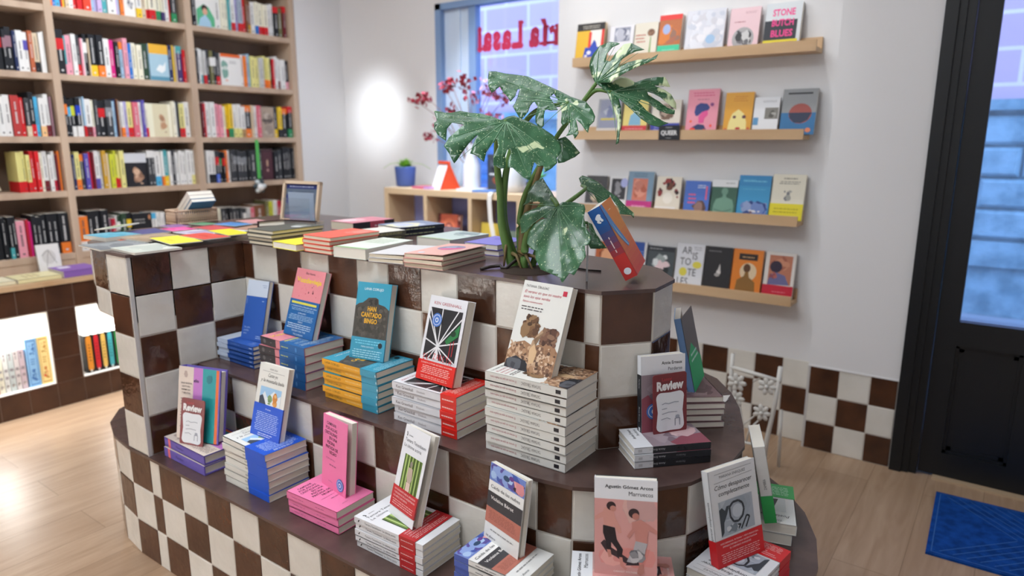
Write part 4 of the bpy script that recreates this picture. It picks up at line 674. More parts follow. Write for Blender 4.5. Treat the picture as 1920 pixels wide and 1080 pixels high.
A_PERD = [('r',0,.76,1,1,'#e9ebef'), ('t','Annie Ernaux',.93,.88,.058,'#2a2a2c',{'a':'r','b':.02,'c':.9}), ('t','Perderse',.93,.8,.062,'#3c3c40',{'a':'r','c':.9}), ('r',0,0,1,.76,'#97878f'), ('n',0,0,1,.76,['#8c7c86','#a4949c','#7c6a74'],12,.3), ('p',[(0,0),(.5,0),(.4,.3),(.15,.5),(0,.45)],'#8f4a58'), ('n',.35,.02,.95,.4,['#caa9ac','#b58e94','#d6bcbc'],7,.25)]
A_AUR = [('r',0,0,.36,1,'#ddcfc4'), ('r',.36,0,.58,1,'#c27cc8'), ('r',.58,0,.9,1,'#279a9e'), ('r',.9,0,.965,1,'#e8723a'), ('r',.965,0,1,1,'#6a5cb0'), ('t','UNA NUEVA',.06,.76,.034,'#5a4a48',{'b':.01}), ('t','LECTURA',.09,.715,.034,'#5a4a48',{'b':.01}), ('t','HERMOSA',.08,.67,.034,'#5a4a48',{'b':.01}), ('t','Y BRUTAL',.09,.625,.034,'#5a4a48',{'b':.01}), ('n',.12,.84,.26,.95,['#b9a49c'],5,.05), ('l',.05,.32,.58,.04,14,'#9c8a84'), ('t','elio',.37,.8,.062,'#2c2440',{'b':.02}), ('n',.66,.8,.82,.92,['#1d7b82'],7,.05)]
A_AZUL = [('r',0,.73,1,1,'#c3cede'), ('r',0,0,1,.73,'#2756a8'), ('l',.72,.95,.94,.88,2,'#8798b8'), ('t','Un cielo',.1,.2,.042,'#a9bfe4',{}), ('t','posible',.1,.15,.042,'#a9bfe4',{}), ('t','otro',.1,.1,.042,'#a9bfe4',{}), ('l',.68,.96,.1,.04,2,'#a9bfe4'), ('l',.76,.94,.68,.65,1,'#a9bfe4'), ('s',[(.07,.7),(.07,.6)],.006,'#a9bfe4')]
A_VOZ = [('t','Elisa Victoria',.5,.925,.042,'#4c2c34',{'a':'c','b':.012}), ('t','Vozdevieja',.5,.8,.1,'#e8c83c',{'a':'c','b':.03,'w':.86,'fit':1}), ('n',.1,.6,.95,.78,['#6c3440','#d97f8c'],12,.018), ('n',.05,.56,.95,.97,['#c8606f','#e2929c'],14,.015)]
B_VOZ = (0, .54, '#1f609e', [('r',.06,.88,.92,.94,'#d9d050'), ('t','LA REVELACIÓN LITERARIA DEL AÑO',.5,.8,.05,'#dfe8f2',{'a':'c','w':.9,'fit':1}), ('l',.1,.9,.78,.7,2,'#9fc0dc'), ('t','ELVIRA LINDO',.5,.62,.055,'#cfe0ee',{'a':'c','w':.5}), ('l',.06,.94,.6,.44,4,'#9fc0dc'), ('t','BABELIA',.5,.38,.055,'#cfe0ee',{'a':'c'}), ('l',.06,.94,.36,.2,3,'#c6daea'), ('t','THE NEW YORK TIMES',.5,.13,.06,'#cfe0ee',{'a':'c','w':.7}), ('t','THE GUARDIAN',.5,.04,.06,'#cfe0ee',{'a':'c','w':.6})])
A_LANA = [('p',[(0,0),(0,.68),(.1,.72),(.2,.73),(.3,.77),(.36,.8),(.58,.81),(.66,.79),(.68,.73),(.86,.71),(1,.66),(1,0)],'#47443f'), ('n',.02,.28,.98,.7,['#514d46','#3a3833','#5a564e','#423f3a'],120,.06), ('n',.34,.7,.66,.8,['#2f2d2a','#4a4640'],10,.06), ('t','LANA CORUJO',.5,.9,.046,'#dfeef2',{'a':'c','b':.015,'w':.56,'fit':1}), ('t','HAN',.5,.63,.085,'#eab12e',{'a':'c','b':.03,'c':.8}), ('t','CANTADO',.5,.55,.085,'#eab12e',{'a':'c','b':.03,'w':.6,'fit':1}), ('t','BINGO',.5,.47,.085,'#eab12e',{'a':'c','b':.03,'c':.8})]
B_LANA = (0, .28, '#3a97b4', [('l',.1,.9,.92,.68,2,'#7fd0e4'), ('t','FIRMA INVITADA',.5,.55,.1,'#d8eef4',{'a':'c','w':.55}), ('l',.06,.94,.48,.06,4,'#a9dcea'), ('e',.86,.72,.06,.13,'#1d2a30')], [('t','R',.93,.25,.5,'#d8eef4',{'b':.03})])
rays = []
for k in range(13):
    a = R(8+k*27.7); rays.append(('s', [(.42, .42), (max(.06, min(.94, .42+.9*math.cos(a))), max(.26, min(.86, .42+.62*math.sin(a))))], .013, '#e4e4e6'))
A_KEN = [('t','KEN GREENHALL',.5,.9,.05,'#b2434c',{'a':'c','w':.74,'fit':1}), ('r',.07,.26,.93,.86,'#28282b')]+rays+[('p',[(.6,.5),(.92,.72),(.92,.58),(.66,.46)],'#2c7a44'), ('e',.78,.6,.07,.035,'#1c3a26'), ('s',[(.76,.5),(.76,.32)],.008,'#c43038'), ('s',[(.83,.52),(.83,.34)],.008,'#c43038'), ('p',[(.34,.26),(.42,.44),(.52,.26)],'#e4e4e6')]
for i_, ch_ in enumerate('ELIZABETH'): A_KEN.append(('t', ch_, .1+.088*i_, .235-.0*i_+.03*math.sin(i_*.4), .1, '#c8323a', {'c': .62}))
B_KEN = (0, .235, '#d9281f', [('t','ELIZABETH CUTTNER, RECUERDA MI NOMBRE',.5,.84,.1,'#f8dcd6',{'a':'c','w':.84,'fit':1}), ('l',.1,.92,.78,.35,5,'#f2c8c0'), ('l',.1,.9,.28,.12,2,'#eaa89e')], [('l',.08,.85,.75,.3,1,'#f2c8c0')])
A_TAT = [('t','TATIANA ŢÎBULEAC',.06,.93,.038,'#3a3438',{'w':.48,'fit':1}), ('t','El verano en que mi madre',.06,.865,.046,'#b8304a',{'i':.3,'w':.76,'fit':1}), ('t','tuvo los ojos verdes',.06,.81,.046,'#b8304a',{'i':.3,'w':.56,'fit':1}), ('t','Edición conmemorativa',.06,.76,.03,'#b8304a',{'i':.3,'w':.42,'fit':1}), ('l',.06,.58,.73,.67,2,'#5c5658'), ('r',.84,.89,.92,.945,'#c22e46'),
 ('p',[(0,0),(0,.2),(.12,.3),(.3,.34),(.5,.3),(.7,.36),(.92,.34),(1,.28),(1,0)],'#a07a5c'), ('n',.0,.0,1,.32,['#b08a6a','#8f6a50','#c4a284','#7c5c48','#d0b59a','#5c4436'],260,.035), ('n',.16,.36,.56,.58,['#6a4c34','#7d5c40','#5a3e2c','#8f7050'],60,.07), ('n',.22,.5,.5,.64,['#6a4c34','#4a3424','#8f7050'],40,.05), ('n',.58,.32,.96,.54,['#5f4234','#7a5846','#4c342a','#8a6a54'],70,.06), ('p',[(.46,.36),(.54,.36),(.64,.47),(.6,.49),(.5,.4),(.5,.24),(.44,.24)],'#b99a7c'), ('p',[(.48,.1),(.44,.26),(.52,.33),(.6,.24),(.58,.12)],'#d6b48c'), ('p',[(0,0),(.02,.1),(.2,.16),(.42,.12),(.52,0)],'#343338'), ('n',.02,0,.5,.13,['#45454a','#2a2a2e','#5a5c62'],16,.08)]

def lean(o, P, yawd, tilt, z, t, roll=0):
    """set the book down, then bring its back to rest against the riser"""
    yr = 2.96 if z > 5 else 1.46
    if abs(yawd) < 22 and P[0] < 10:
        h = max(v.co.y for c in o.children for v in c.data.vertices)/T; w_ = max(v.co.x for c in o.children for v in c.data.vertices)/T
        for _ in range(60):
            M = leaning(P, yawd, tilt, z, t, roll); far = max((M @ Vector((x, h, 0))).y for x in (0, w_))
            if far <= yr: break
            if P[1] > (1.95 if z > 5 else .45) and _ < 14: P = (P[0], P[1]-.012)
            else: tilt -= .35
    return put(o, leaning(P, yawd, tilt, z, t, roll))
def sp(txt, a, b_, c, sz=.42, up=False, bold=0):
    i = ('t', txt, a, .5-sz*.36, sz, c, {'w': b_-a, 'b': bold}); return i+('up',) if up else i
# lower tier, from left to right ------------------------------------------------
def mk(kind):
    if kind == 'aur': return book(1.2, 1.8, .235, '#6a5cb0', A_AUR, [('r',.1,0,.16,1,'#e8747c'), sp('Meridian',.3,.62,'#3a2c74')], hard=True, name='hardback_book')
    if kind == 'can': return book(1.04, 1.65, .144, '#e4e3dc', A_CANTO, [sp('Canto yo y la montaña baila',.06,.52,'#4a4a48',.5,True)], band=B_CANTO)
    if kind == 'pin': return book(1.0, 1.5, .155, '#ef7fae', A_PINK, [('l',.08,.4,.62,.4,1,'#c45a88'), ('l',.55,.8,.62,.4,1,'#c45a88')])
    if kind == 'tam': return book(1.04, 1.72, .118, '#e6e7ea', A_TAMARA, [sp('Tamara Tenenbaum  La última actriz',.16,.62,'#55555a',.5), ('s',[(.06,.3),(.08,.7)],.006,'#333333')], band=B_TAMARA)
    if kind == 'cai': return book(.95, 1.4, .111, '#ebebe8', A_CAIDA, [('r',0,0,.22,1,'#4f64b4'), ('l',.3,.7,.65,.35,1,'#77777a')])
    if kind == 'mar': return book(1.0, 1.62, .138, '#e9ebef', A_MARR, [('r',.21,0,1,1,'#24383a')], backc='#24383a')
    if kind == 'com': return book(1.09, 1.62, .15, '#e2e4e6', A_COMO, [sp('Cómo desaparecer completamente',.1,.68,'#55585a',.5,True)], band=B_COMO)
    if kind == 'poe': return book(.88, 1.6, .215, '#dcdcd8', A_POETA, [sp('Poeta chileno',.08,.36,'#55585a',.42,True), sp('ZAMBRA',.44,.58,'#77797a',.32,True)], band=B_POETA)
    if kind == 'azu': return book(.92, 1.53, .104, '#2756a8', A_AZUL, [('r',0,0,.3,1,'#bccadf'), ('l',.35,.7,.6,.4,1,'#6f90cc'), ('l',.86,.97,.75,.3,1,'#c2d2ee')])
    if kind == 'voz': return book(1.1, 1.72, .192, '#dd8a92', A_VOZ, [('r',0,0,.36,1,'#3a373a'), ('e',.1,.5,.03,.28,'#6a6668'), ('l',.2,.32,.6,.42,1,'#8c8888')], band=B_VOZ+([('l',.03,.4,.62,.35,1,'#cfd66a'), ('e',.66,.5,.035,.3,'#4f8ac4')],))
    if kind == 'lan': return book(1.1, 1.7, .14, '#3a9cb8', A_LANA, [('r',0,0,1,1,'#e9a82c'), sp('LANA CORUJO',.06,.36,'#5a4416',.5), sp('HAN CANTADO BINGO',.42,.7,'#f6dc9a',.4)], band=B_LANA)
    if kind == 'ken': return book(1.08, 1.7, .154, '#e3e4e8', A_KEN, [sp('Ken Greenhall',.07,.34,'#5a4c50',.6), sp('Elizabeth',.4,.54,'#9a9498',.4)], band=B_KEN)
    if kind == 'tat': return book(1.1, 1.7, .159, '#e2e2dc', A_TAT, [sp('TATIANA ŢÎBULEAC',.3,.54,'#55504e',.5,True), sp('El verano en que mi madre tuvo',.6,.93,'#b06a70',.42,True), ('r',.07,.28,.13,.72,'#26242a','up')], hard=False)
    if kind == 'per': return book(.82, 1.42, .12, '#e9ebef', A_PERD, [('r',.24,0,1,1,'#26282d'), sp('Perderse',.34,.46,'#b4b4b8',.45,True), sp('Annie Ernaux',.6,.82,'#c8c8cc',.45,True), ('r',.9,.3,.95,.7,'#c8c8cc','up')])
S3 = [('aur', 2, (2.08, .24), (-1, .02), .235, 'purple hardback lying flat', 'beside the wing'), ('can', 7, (4.31, .38), (-1, .01), .144, 'white book with blue band', 'beside purple hardbacks'),
      ('pin', 3, (6.48, .42), (-1, -.03), .155, 'bright pink paperback lying flat', 'on the lower tier'), ('tam', 5, (8.76, .4), (-1, -.01), .118, 'white book with dark red band', 'right of pink books'),
      ('cai', 6, (10.84, .47), (-1, -.02), .111, 'white book with blue flowers', 'at the lower front'), ('mar', 6, (13.08, 1.4), (-.87, -.49), .138, 'pink picture book lying flat', 'in the lower front corner'),
      ('com', 4, (14.02, 4.0), (-.14, -.99), .15, 'pale grey book, red band', 'at the lower right')]
for kind, n_, P, yd, t_, desc, where in S3: stack(mk(kind), n_, P, yd, 3.003, t_, desc, where)
stack(mk('poe'), 2, (13.34, 6.8), (.28, -.96), 3.003, .215, 'pale book with green band', 'on the right rim')
o = book(1.26, 1.76, .24, '#6a5cb0', A_AUR, [('r',.1,0,.16,1,'#e8747c')], hard=True, name='hardback_book'); lean(o, (.62, .4), 16, 10, 3.48, .24)
tag(o, 'purple hardback with striped cover standing behind a maroon review card', 'book')
o = mk('can'); lean(o, (3.0, 1.0), 0, 15, 4.025, .144, 1); tag(o, 'white and blue paperback leaning upright on its seven-book stack', 'book')
o = book(.93, 1.54, .15, '#ef7fae', A_PINK, flare=.12, sticker=(.78, .13, .13, '#4a78c4'), pg=pages); lean(o, (5.27, 1.02), -2.6, 5.6, 3.475, .15); tag(o, 'bright pink paperback standing upright with a round blue sticker', 'book')
o = book(.88, 1.72, .12, '#e6e7ea', A_TAMARA, band=B_TAMARA, flare=.12); lean(o, (7.46, .87), -9.7, 17, 3.605, .12, .8); tag(o, 'white paperback with bamboo photo and red band, standing upright', 'book')
o = book(.95, 1.4, .1, '#ebebe8', A_CAIDA, flare=.06); lean(o, (9.52, 1.16), -12, 8, 3.685, .1); tag(o, 'white paperback with dark and terracotta bands, leaning on the riser', 'book')
o = book(.97, 1.56, .13, '#e9ebef', A_MARR, [('r',.21,0,1,1,'#24383a')], backc='#24383a', flare=.04); lean(o, (11.76, 1.16), 25.5, 8, 3.86, .13, 2); tag(o, 'pink paperback picturing two boys, leaning upright on the lower tier', 'book')
o = mk('com'); lean(o, (13.2, 2.78), 65.5, 13, 3.61, .15, .7); tag(o, 'pale grey paperback with red band leaning upright at lower right', 'book')
o = book(1.1, 1.55, .215, '#dcdcd8', A_POETA, [sp('Poeta chileno',.08,.36,'#55585a',.42,True), sp('ZAMBRA',.44,.58,'#77797a',.32,True)], band=B_POETA); lean(o, (13.5, 5.1), 112, 12, 3.445, .215); tag(o, 'pale grey and green paperback seen from its spine at the right', 'book')
# middle tier -------------------------------------------------------------------
S5 = [('azu', 5, (1.6, 2.02), (-1, -.01), .104, 'small blue and white book', 'in the corner by the wing'), ('voz', 5, (3.9, 1.8), (-1, .01), .192, 'pink and blue paperback', 'right of small blue books'),
      ('lan', 6, (6.22, 1.81), (-1, -.0), .14, 'paperback with yellow spine', 'on the middle tier'), ('ken', 5, (8.36, 1.83), (-1, 0), .154, 'white book with scarlet band', 'on the middle tier'),
      ('tat', 9, (10.76, 1.85), (-1, -.01), .159, 'off-white paperback, black mark', 'of nine books')]
for kind, n_, P, yd, t_, desc, where in S5: stack(mk(kind), n_, P, yd, 5.003, t_, desc, where)
stack(mk('per'), 3, (12.6, 3.76), (-.68, -.73), 5.003, .12, 'white book with black spine', 'on the rounded end')
o = book(.76, 1.55, .13, '#2756a8', A_AZUL, flare=.03); lean(o, (.68, 2.28), 8, 16, 5.54, .13, .5); tag(o, 'small blue paperback with pale top leaning in the corner', 'book')
o = book(1.11, 1.62, .16, '#dd8a92', A_VOZ, band=B_VOZ); lean(o, (2.5, 2.34), -2, 18.5, 5.98, .16); tag(o, 'pink and blue paperback with yellow title leaning on the wall tiles', 'book')
o = book(.94, 1.68, .2, '#3a9cb8', A_LANA, band=B_LANA); lean(o, (4.95, 2.27), 7, 15, 5.86, .2, 1); tag(o, 'teal paperback with dark rock and yellow title leaning upright', 'book')
o = book(1.08, 1.72, .2, '#e3e4e8', A_KEN, band=B_KEN, flare=.03, sticker=(.3, .72, .14, '#4a78c4')); lean(o, (6.95, 2.22), -4.7, 17, 5.79, .2, 1); tag(o, 'white paperback with black shards, red band and blue sticker', 'book')
o = book(1.1, 1.66, .14, '#e2e2dc', A_TAT, flare=.02); lean(o, (9.18, 2.28), -3.5, 21.5, 6.46, .14, -.4); tag(o, 'large off-white paperback with a brown tree leaning upright', 'book')
o = book(.87, 1.42, .15, '#e9ebef', A_PERD, [('r',.24,0,1,1,'#26282d'), sp('Perderse',.3,.42,'#c4c4c8',.4), sp('Annie Ernaux',.66,.86,'#c4c4c8',.4), ('r',.93,.3,.98,.7,'#d0d0d4')], flare=.05, sticker=(.28, .28, .15, '#4a78c4')); lean(o, (11.45, 3.36), 54, 5, 5.37, .15); tag(o, 'white and mauve paperback standing behind a maroon review card', 'book')
# five pale books behind, with a splayed book on top
p7 = book(.84, 1.5, .12, '#8c6f72', [('n',0,0,1,1,['#7c5f64','#a08488','#6c5056'],10,.3), ('l',.55,.9,.86,.7,4,'#e0d8d8')], spinec='#d8d4cc')
stack(p7, 5, (11.3, 6.55), (.64, -.77), 5.003, .12, 'pale paperback, brown cover', 'behind the rounded end')
o = book(1.0, 1.55, .14, '#6f665c', [('p',[(0,.0),(.0,.45),(.4,.6),(1,.3),(1,0)],'#2fb468'), ('l',.2,.8,.5,.35,2,'#d0f0dc')], backc='#8fb8e4', spinec='#7fa8dc', flare=.2); lean(o, (11.7, 5.25), 112, 13, 5.62, .14)
tag(o, 'grey-brown and green paperback seen edge-on, leaning on the counter end', 'book')
# maroon review cards
def card(M, label):
    root = empty('review_card'); m = MB(); W, H = .7, 1.12
    def rr(x0, y0, x1, y1, r, wob=0):
        pts = []
        for cx, cy, a0 in ((x1-r, y1-r, 0), (x0+r, y1-r, 90), (x0+r, y0+r, 180), (x1-r, y0+r, 270)):
            pts += [(cx+r*math.cos(R(a0+k*22.5)), cy+r*math.sin(R(a0+k*22.5))) for k in range(5)]
            if wob:
                nx_ = {0: ((x0+x1)/2, y1-wob*.4), 90: (x0+wob, (y0+y1)/2), 180: ((x0+x1)/2, y0+wob*.3), 270: (x1-wob, (y0+y1)/2)}[a0]; pts.append(nx_)
        return pts
    m.prism(rr(0, 0, W, H, .05), 0, .018, mat('#7c3338', .4)); m.build('card', root)
    m = MB(); v = rr(.06, .05, W-.06, H-.34, .1, .03); m.add([(x, y, .021) for x, y in v], [tuple(range(len(v)))], mat('#e9edf2', .5))
    fm = lambda u, vv, e=0: (u*W, vv*H, .024+e)
    emit(m, [('t','Review',.5,.74,.2,'#f0eeee',{'a':'c','b':.05,'w':.8,'fit':1}), ('t','Lassai',.4,.89,.08,'#c4494c',{'a':'c'}), ('s',[(.25,.5),(.35,.52),(.45,.5),(.62,.52),(.75,.51)],.008,'#8d93a0'), ('s',[(.25,.42),(.4,.43)],.008,'#8d93a0'), ('s',[(.25,.34),(.45,.36),(.7,.35)],.008,'#8d93a0'), ('s',[(.22,.25),(.4,.27),(.5,.24)],.008,'#8d93a0'), ('s',[(.64,.12),(.64,.24),(.78,.24),(.78,.12)],.008,'#6d7384'), ('e',.71,.27,.06,.03,'#aab0bc')], fm, W, H)
    m.build('paper_label', root); put(root, M); tag(root, label, 'card')
card(leaning((.92, .3), 16, 10, 3.478, .02, -1), 'maroon review card leaning on the striped purple hardback')
card(leaning((11.66, 3.42), 56, 4, 5.37, .02, 1), 'maroon review card leaning on the white and mauve paperback')

# --- on the counter top -----------------------------------------------------------
def topbook(P, yawd, w_, h, t, n_, c, label, art=(), z=8.003, pg=None, grp=None, hard=False, spine=(), spinec=None, flare=0, right=False, name='paperback_book'):
    a = R(yawd); r = Vector((math.cos(a), math.sin(a), 0)); nn = Vector((-math.sin(a), math.cos(a), 0))
    proto = book(w_, h, t, c, art, spine=spine, spinec=spinec, pg=pg, hard=hard, flare=flare, name=name)
    rnd = random.Random(int(w_*100+P[0]*10))
    for i in range(n_):
        o = proto if i == 0 else copy_tree(proto); j = (rnd.uniform(-.03, .03), rnd.uniform(-.03, .03)) if n_ > 1 else (0, 0)
        if right: Q = Vector((P[0]+j[0], P[1]+j[1], 0))+r*w_+nn*h; M = lying((Q.x, Q.y), tuple(-nn), z+i*(t+.01))
        else: M = lying((P[0]+j[0], P[1]+j[1]), tuple(nn), z+i*(t+.01))
        put(o, M); tag(o, label if n_ == 1 else '%s, %s of %s in its pile' % (label, 'topmost' if i == n_-1 else 'bottom' if i == 0 else ORD[i]+' up', ['', '', 'two', 'three', 'four', 'five'][n_]), 'book', grp or ('' if n_ == 1 else label+' pile'))
    return proto
TB = topbook
TB((.66, 2.72), 1, 1.0, 1.6, .088, 4, '#55564f', 'grey-green covered paperback beside the frame', [('n',.3,.5,.9,.9,['#c9cccb','#8a8d86'],8,.12)], pg=pages_c)
TB((1.76, 2.68), -3, .98, 1.5, .16, 1, '#e9de3c', 'thick yellow paperback beside the coral pile', [('e',.8,.3,.05,.02,'#8a8024')])
TB((2.82, 2.8), -1, 1.0, 1.5, .092, 4, '#ee6350', 'coral red paperback', [('n',.4,.5,1,1,['#f08a7c','#ee7868'],5,.3)], pg=pages_c)
TB((4.05, 2.66), 6, .95, 1.7, .24, 1, '#dfe6da', 'thick pale green book right of the coral pile', [('r',0,0,1,.06,'#88b070'), ('l',.1,.8,.9,.5,4,'#b9c8ae')])
TB((5.15, 2.72), 11, .9, 1.4, .085, 2, '#d8d6d6', 'thin white paperback left of pink pile', flare=.03, pg=pages_c)
TB((6.25, 2.69), 5, 1.0, 1.6, .09, 3, '#e6b3a8', 'pale pink paperback', [('e',.52,.6,.3,.2,'#8f8ea8'), ('p',[(.3,.5),(.5,.38),(.8,.5),(.8,.68),(.6,.6)],'#d86a92'), ('n',.3,.5,.7,.75,['#6f88a4','#a4a8bc'],8,.1), ('e',.3,.12,.08,.05,'#dfe4ec')], flare=.04, pg=pages_c)
TB((4.5, 4.9), -1, 1.1, 1.5, .25, 1, '#c8d6d0', 'thick pale blue-green book near the plant', [('n',.3,.5,1,1,['#8a9a9c','#aab8b4'],6,.25), ('e',.8,.6,.1,.05,'#e6e8e8'), ('r',0,0,1,.06,'#a9b884')])
TB((6.1, 4.85), 2, .95, 1.25, .125, 2, '#8a84d0', 'violet paperback left of the plant stems', [('n',.2,.5,1,1,['#a49ee0','#7a74c4'],6,.3)])
TB((.05, 5.9), -3, 1.05, 1.55, .25, 1, '#d98a98', 'thick pink book with dark spine at the back', [('n',.3,.4,1,1,['#ecd0d4','#e4b4bc'],5,.3)], spinec='#2c2c34', spine=[('r',.4,0,.75,1,'#b24a5c'), ('l',.48,.62,.7,.3,1,'#e6c8cc')], right=True, pg=pages_c)
TB((1.8, 6.1), -12, 1.15, 1.5, .12, 2, '#2a2c38', 'dark spined paperback with pale cover', [('r',0,0,1,1,'#8f9ab4'), ('n',0,.3,.8,1,['#e6e4c8','#c8cede'],6,.35)], spine=[('l',.1,.8,.7,.3,1,'#c9cc9a')], right=True)
TB((2.15, 4.95), -8, 1.0, .95, .11, 2, '#e6e2d6', 'cream paperback with speckled spine', spinec='#5c5a4a', spine=[('l',.1,.9,.8,.2,2,'#c4c088')], right=True)
# magazines, cards and flyers fanned out on the wing
def sheet(P, yawd, w_, h, c, label, art=(), z=8.0, t=.03, tip=(0, 0), cat='magazine'):
    m = MB(); m.box(0, 0, 0, w_, h, t, mat('#d8d4c8')); cc = mat(c, .35)
    m.add([(0, 0, t+.001), (w_, 0, t+.001), (w_, h, t+.001), (0, h, t+.001)], [(0, 1, 2, 3)], cc)
    emit(m, art, lambda u, v, e=0: (u*w_, v*h, t+.001+e), w_, h)
    o = m.build('magazine'); put(o, Matrix.Translation((P[0], P[1], z)) @ Matrix.Rotation(R(yawd), 4, 'Z') @ Matrix.Rotation(R(tip[0]), 4, 'X') @ Matrix.Rotation(R(tip[1]), 4, 'Y')); tag(o, label, cat, 'printed matter spread over the wing')
mott = lambda *c: [('n',0,0,1,1,list(c),16,.22)]
sheet((-2.3, -.06), -3, 1.35, 1.25, '#7d8284', 'grey patterned magazine at the left corner of the counter', mott('#74797c','#8b9092'), 8.003, .03)
sheet((-1.02, .12), -2, 1.28, 1.1, '#c9ccc2', 'pale grey-green magazine at the front corner of the wing', mott('#c0c6ba','#d4d6cc','#b6bcb2'), 8.004, .05)
sheet((-2.62, 1.07), 2, 1.3, 1.2, '#a48f76', 'brown paper sheet under the yellow cards', mott('#9a866e','#b09a80'), 8.035, .03)
sheet((-1.5, 1.3), -9, 1.5, .78, '#ece13c', 'yellow card nearest the wing corner', [('l',.3,.7,.4,.25,2,'#c4ba34')], 8.1, .02, cat='card')
sheet((-1.25, 1.95), -2, 1.28, .72, '#dd4a3c', 'red card between two yellow cards', [('l',.3,.7,.6,.4,2,'#c43c30')], 8.122, .02, cat='card')
sheet((-1.38, 2.84), -9, 1.36, .62, '#ecdf30', 'yellow card at the inner corner of the wing', (), 8.144, .02, cat='card')
sheet((-3.62, .62), 4, 1.1, .95, '#5fa4b8', 'teal booklet at the left edge of the counter', mott('#58a0b4','#6cacc0'), 8.003, .1, cat='booklet')
sheet((-3.4, .35), 4, .9, .6, '#b8502c', 'rust orange card under the teal booklet'.replace('under', 'beside'), (), 8.003, .02, cat='card') if False else None
sheet((-2.5, .95), -4, 1.1, .35, '#b4502c', 'rust orange card peeping out below the brown paper', (), 8.004, .025, cat='card')
sheet((-3.86, 1.77), -7, 1.15, .85, '#4b4f86', 'navy blue card behind the brown paper sheet', (), 8.05, .025, cat='card')
sheet((-4.3, 1.2), 10, .9, .75, '#e2e2d2', 'open cream booklet standing ajar behind the teal booklet', [('p',[(.2,.2),(.8,.1),(.9,.8),(.4,.7)],'#6f9450')], 8.11, .03, (4, -7), cat='booklet')
sheet((-3.66, 2.7), -6, .9, .7, '#e05a9c', 'hot pink card behind the navy card', mott('#e86aaa','#d84a90'), 8.04, .02, cat='card')
sheet((-2.58, 2.5), 0, 1.25, .8, '#cfcad6', 'pale lilac patterned sheet behind the red card', mott('#b9b0c6','#dcd8e2','#a89cb8'), 8.04, .02)
sheet((-3.28, 3.47), -1, 1.75, .7, '#d2545a', 'long red card beside the wicker basket', (), 8.03, .02, cat='card')
sheet((-3.52, 4.28), 8, 1.0, .66, '#4f92d4', 'sky blue card beside the wicker basket', [('l',.1,.6,.8,.5,2,'#2c68a8')], 8.03, .02, cat='card')
sheet((-4.35, 3.95), 6, .75, .5, '#6aa47c', 'green card in front of the wicker basket', (), 8.02, .02, cat='card')
sheet((-4.5, 3.1), 0, .75, .6, '#8f6aa4', 'purple card left of the long red card', (), 8.02, .02, cat='card')
sheet((-3.9, 5.3), -9, 1.1, .7, '#d69a9c', 'salmon pink sheet behind the sky blue card', (), 8.02, .02)
sheet((-2.0, 3.9), 12, 1.15, .9, '#b48c78', 'tan envelope between the cards and the tilted book', (), 8.02, .04, cat='envelope')
sheet((-1.55, 3.3), 8, .6, .5, '#e2e6e0', 'small white note in front of the tan envelope', (), 8.065, .015, cat='note')
sheet((-1.9, 5.5), -4, 1.2, .8, '#b09078', 'brown booklet with curled cover behind the tilted book', (), 8.02, .08, (0, -3), cat='booklet')
# wicker basket with books
root = empty('wicker_basket', (-5.15, 3.7, 8.004)); wk = mat('#c7ab92', .7, name='woven_wicker'); bx0, by0, bw, bh, hh = 0, 0, .62, 1.35, .42
m = MB(); m.box(0, 0, 0, bw, bh, .05, wk); m.build('base', root)
for nm, (a, b_) in {'front': ((0, 0), (bw, 0)), 'right': ((bw, 0), (bw, bh)), 'back': ((bw, bh), (0, bh)), 'left': ((0, bh), (0, 0))}.items():
    m = MB(); d = Vector((b_[0]-a[0], b_[1]-a[1], 0)); L = d.length; d.normalize(); N = int(L/.07)
    for k in range(N+1):
        p = Vector((a[0], a[1], 0))+d*(L*k/N); m.tube([tuple(p), tuple(p+Vector((0, 0, hh)))], .022, wk, 5)
        if k < N:
            q = Vector((a[0], a[1], 0))+d*(L*(k+1)/N); m.tube([tuple(p+Vector((0, 0, .02))), tuple(q+Vector((0, 0, hh-.03)))], .016, wk, 4)
    for z in (.03, .12, .3, hh): m.tube([(a[0], a[1], z), (b_[0], b_[1], z)], .035 if z in (.03, hh) else .018, wk, 5)
    m.build('woven_side', root)
tag(root, 'small wicker basket holding books on the counter top', 'basket')
for i, (c, nm, dx) in enumerate([('#4c7ea4', 'blue', .0), ('#e6e2dc', 'white', .16), ('#dcd2c8', 'cream', .31)]):
    o = book(.8, .95, .13, c, pg=pages if i else None); M = frame((-4.9+.05, 5.95, 8.12+dx*1.15), (0, -1, .05), (-.78, 0, .62), (.62, 0, .78)); 
    X = Vector((0, -1, 0)); Y = Vector((.78, 0, .62)).normalized(); Z = X.cross(Y)
    put(o, frame((-5.0+Z.x*i*.14, 4.9, 8.1+Z.z*i*.14), X, Y, Z)); tag(o, '%s book leaning in the wicker basket' % nm, 'book', 'books in the wicker basket')
# tilted dark hardback with open cover
o = book(.95, 1.35, .17, '#3a2026', (), hard=True, name='hardback_book', pg=pages)
X = Vector((.97, .22, .1)).normalized(); Z = Vector((-.38, .05, .92)); Z = (Z-X*Z.dot(X)).normalized(); Y = Z.cross(X)
put(o, frame((-.35, 3.7, 8.24), X, Y, Z)); o.rotation_mode = 'XYZ'; tag(o, 'dark maroon hardback tipped up against the grey-green pile', 'book')
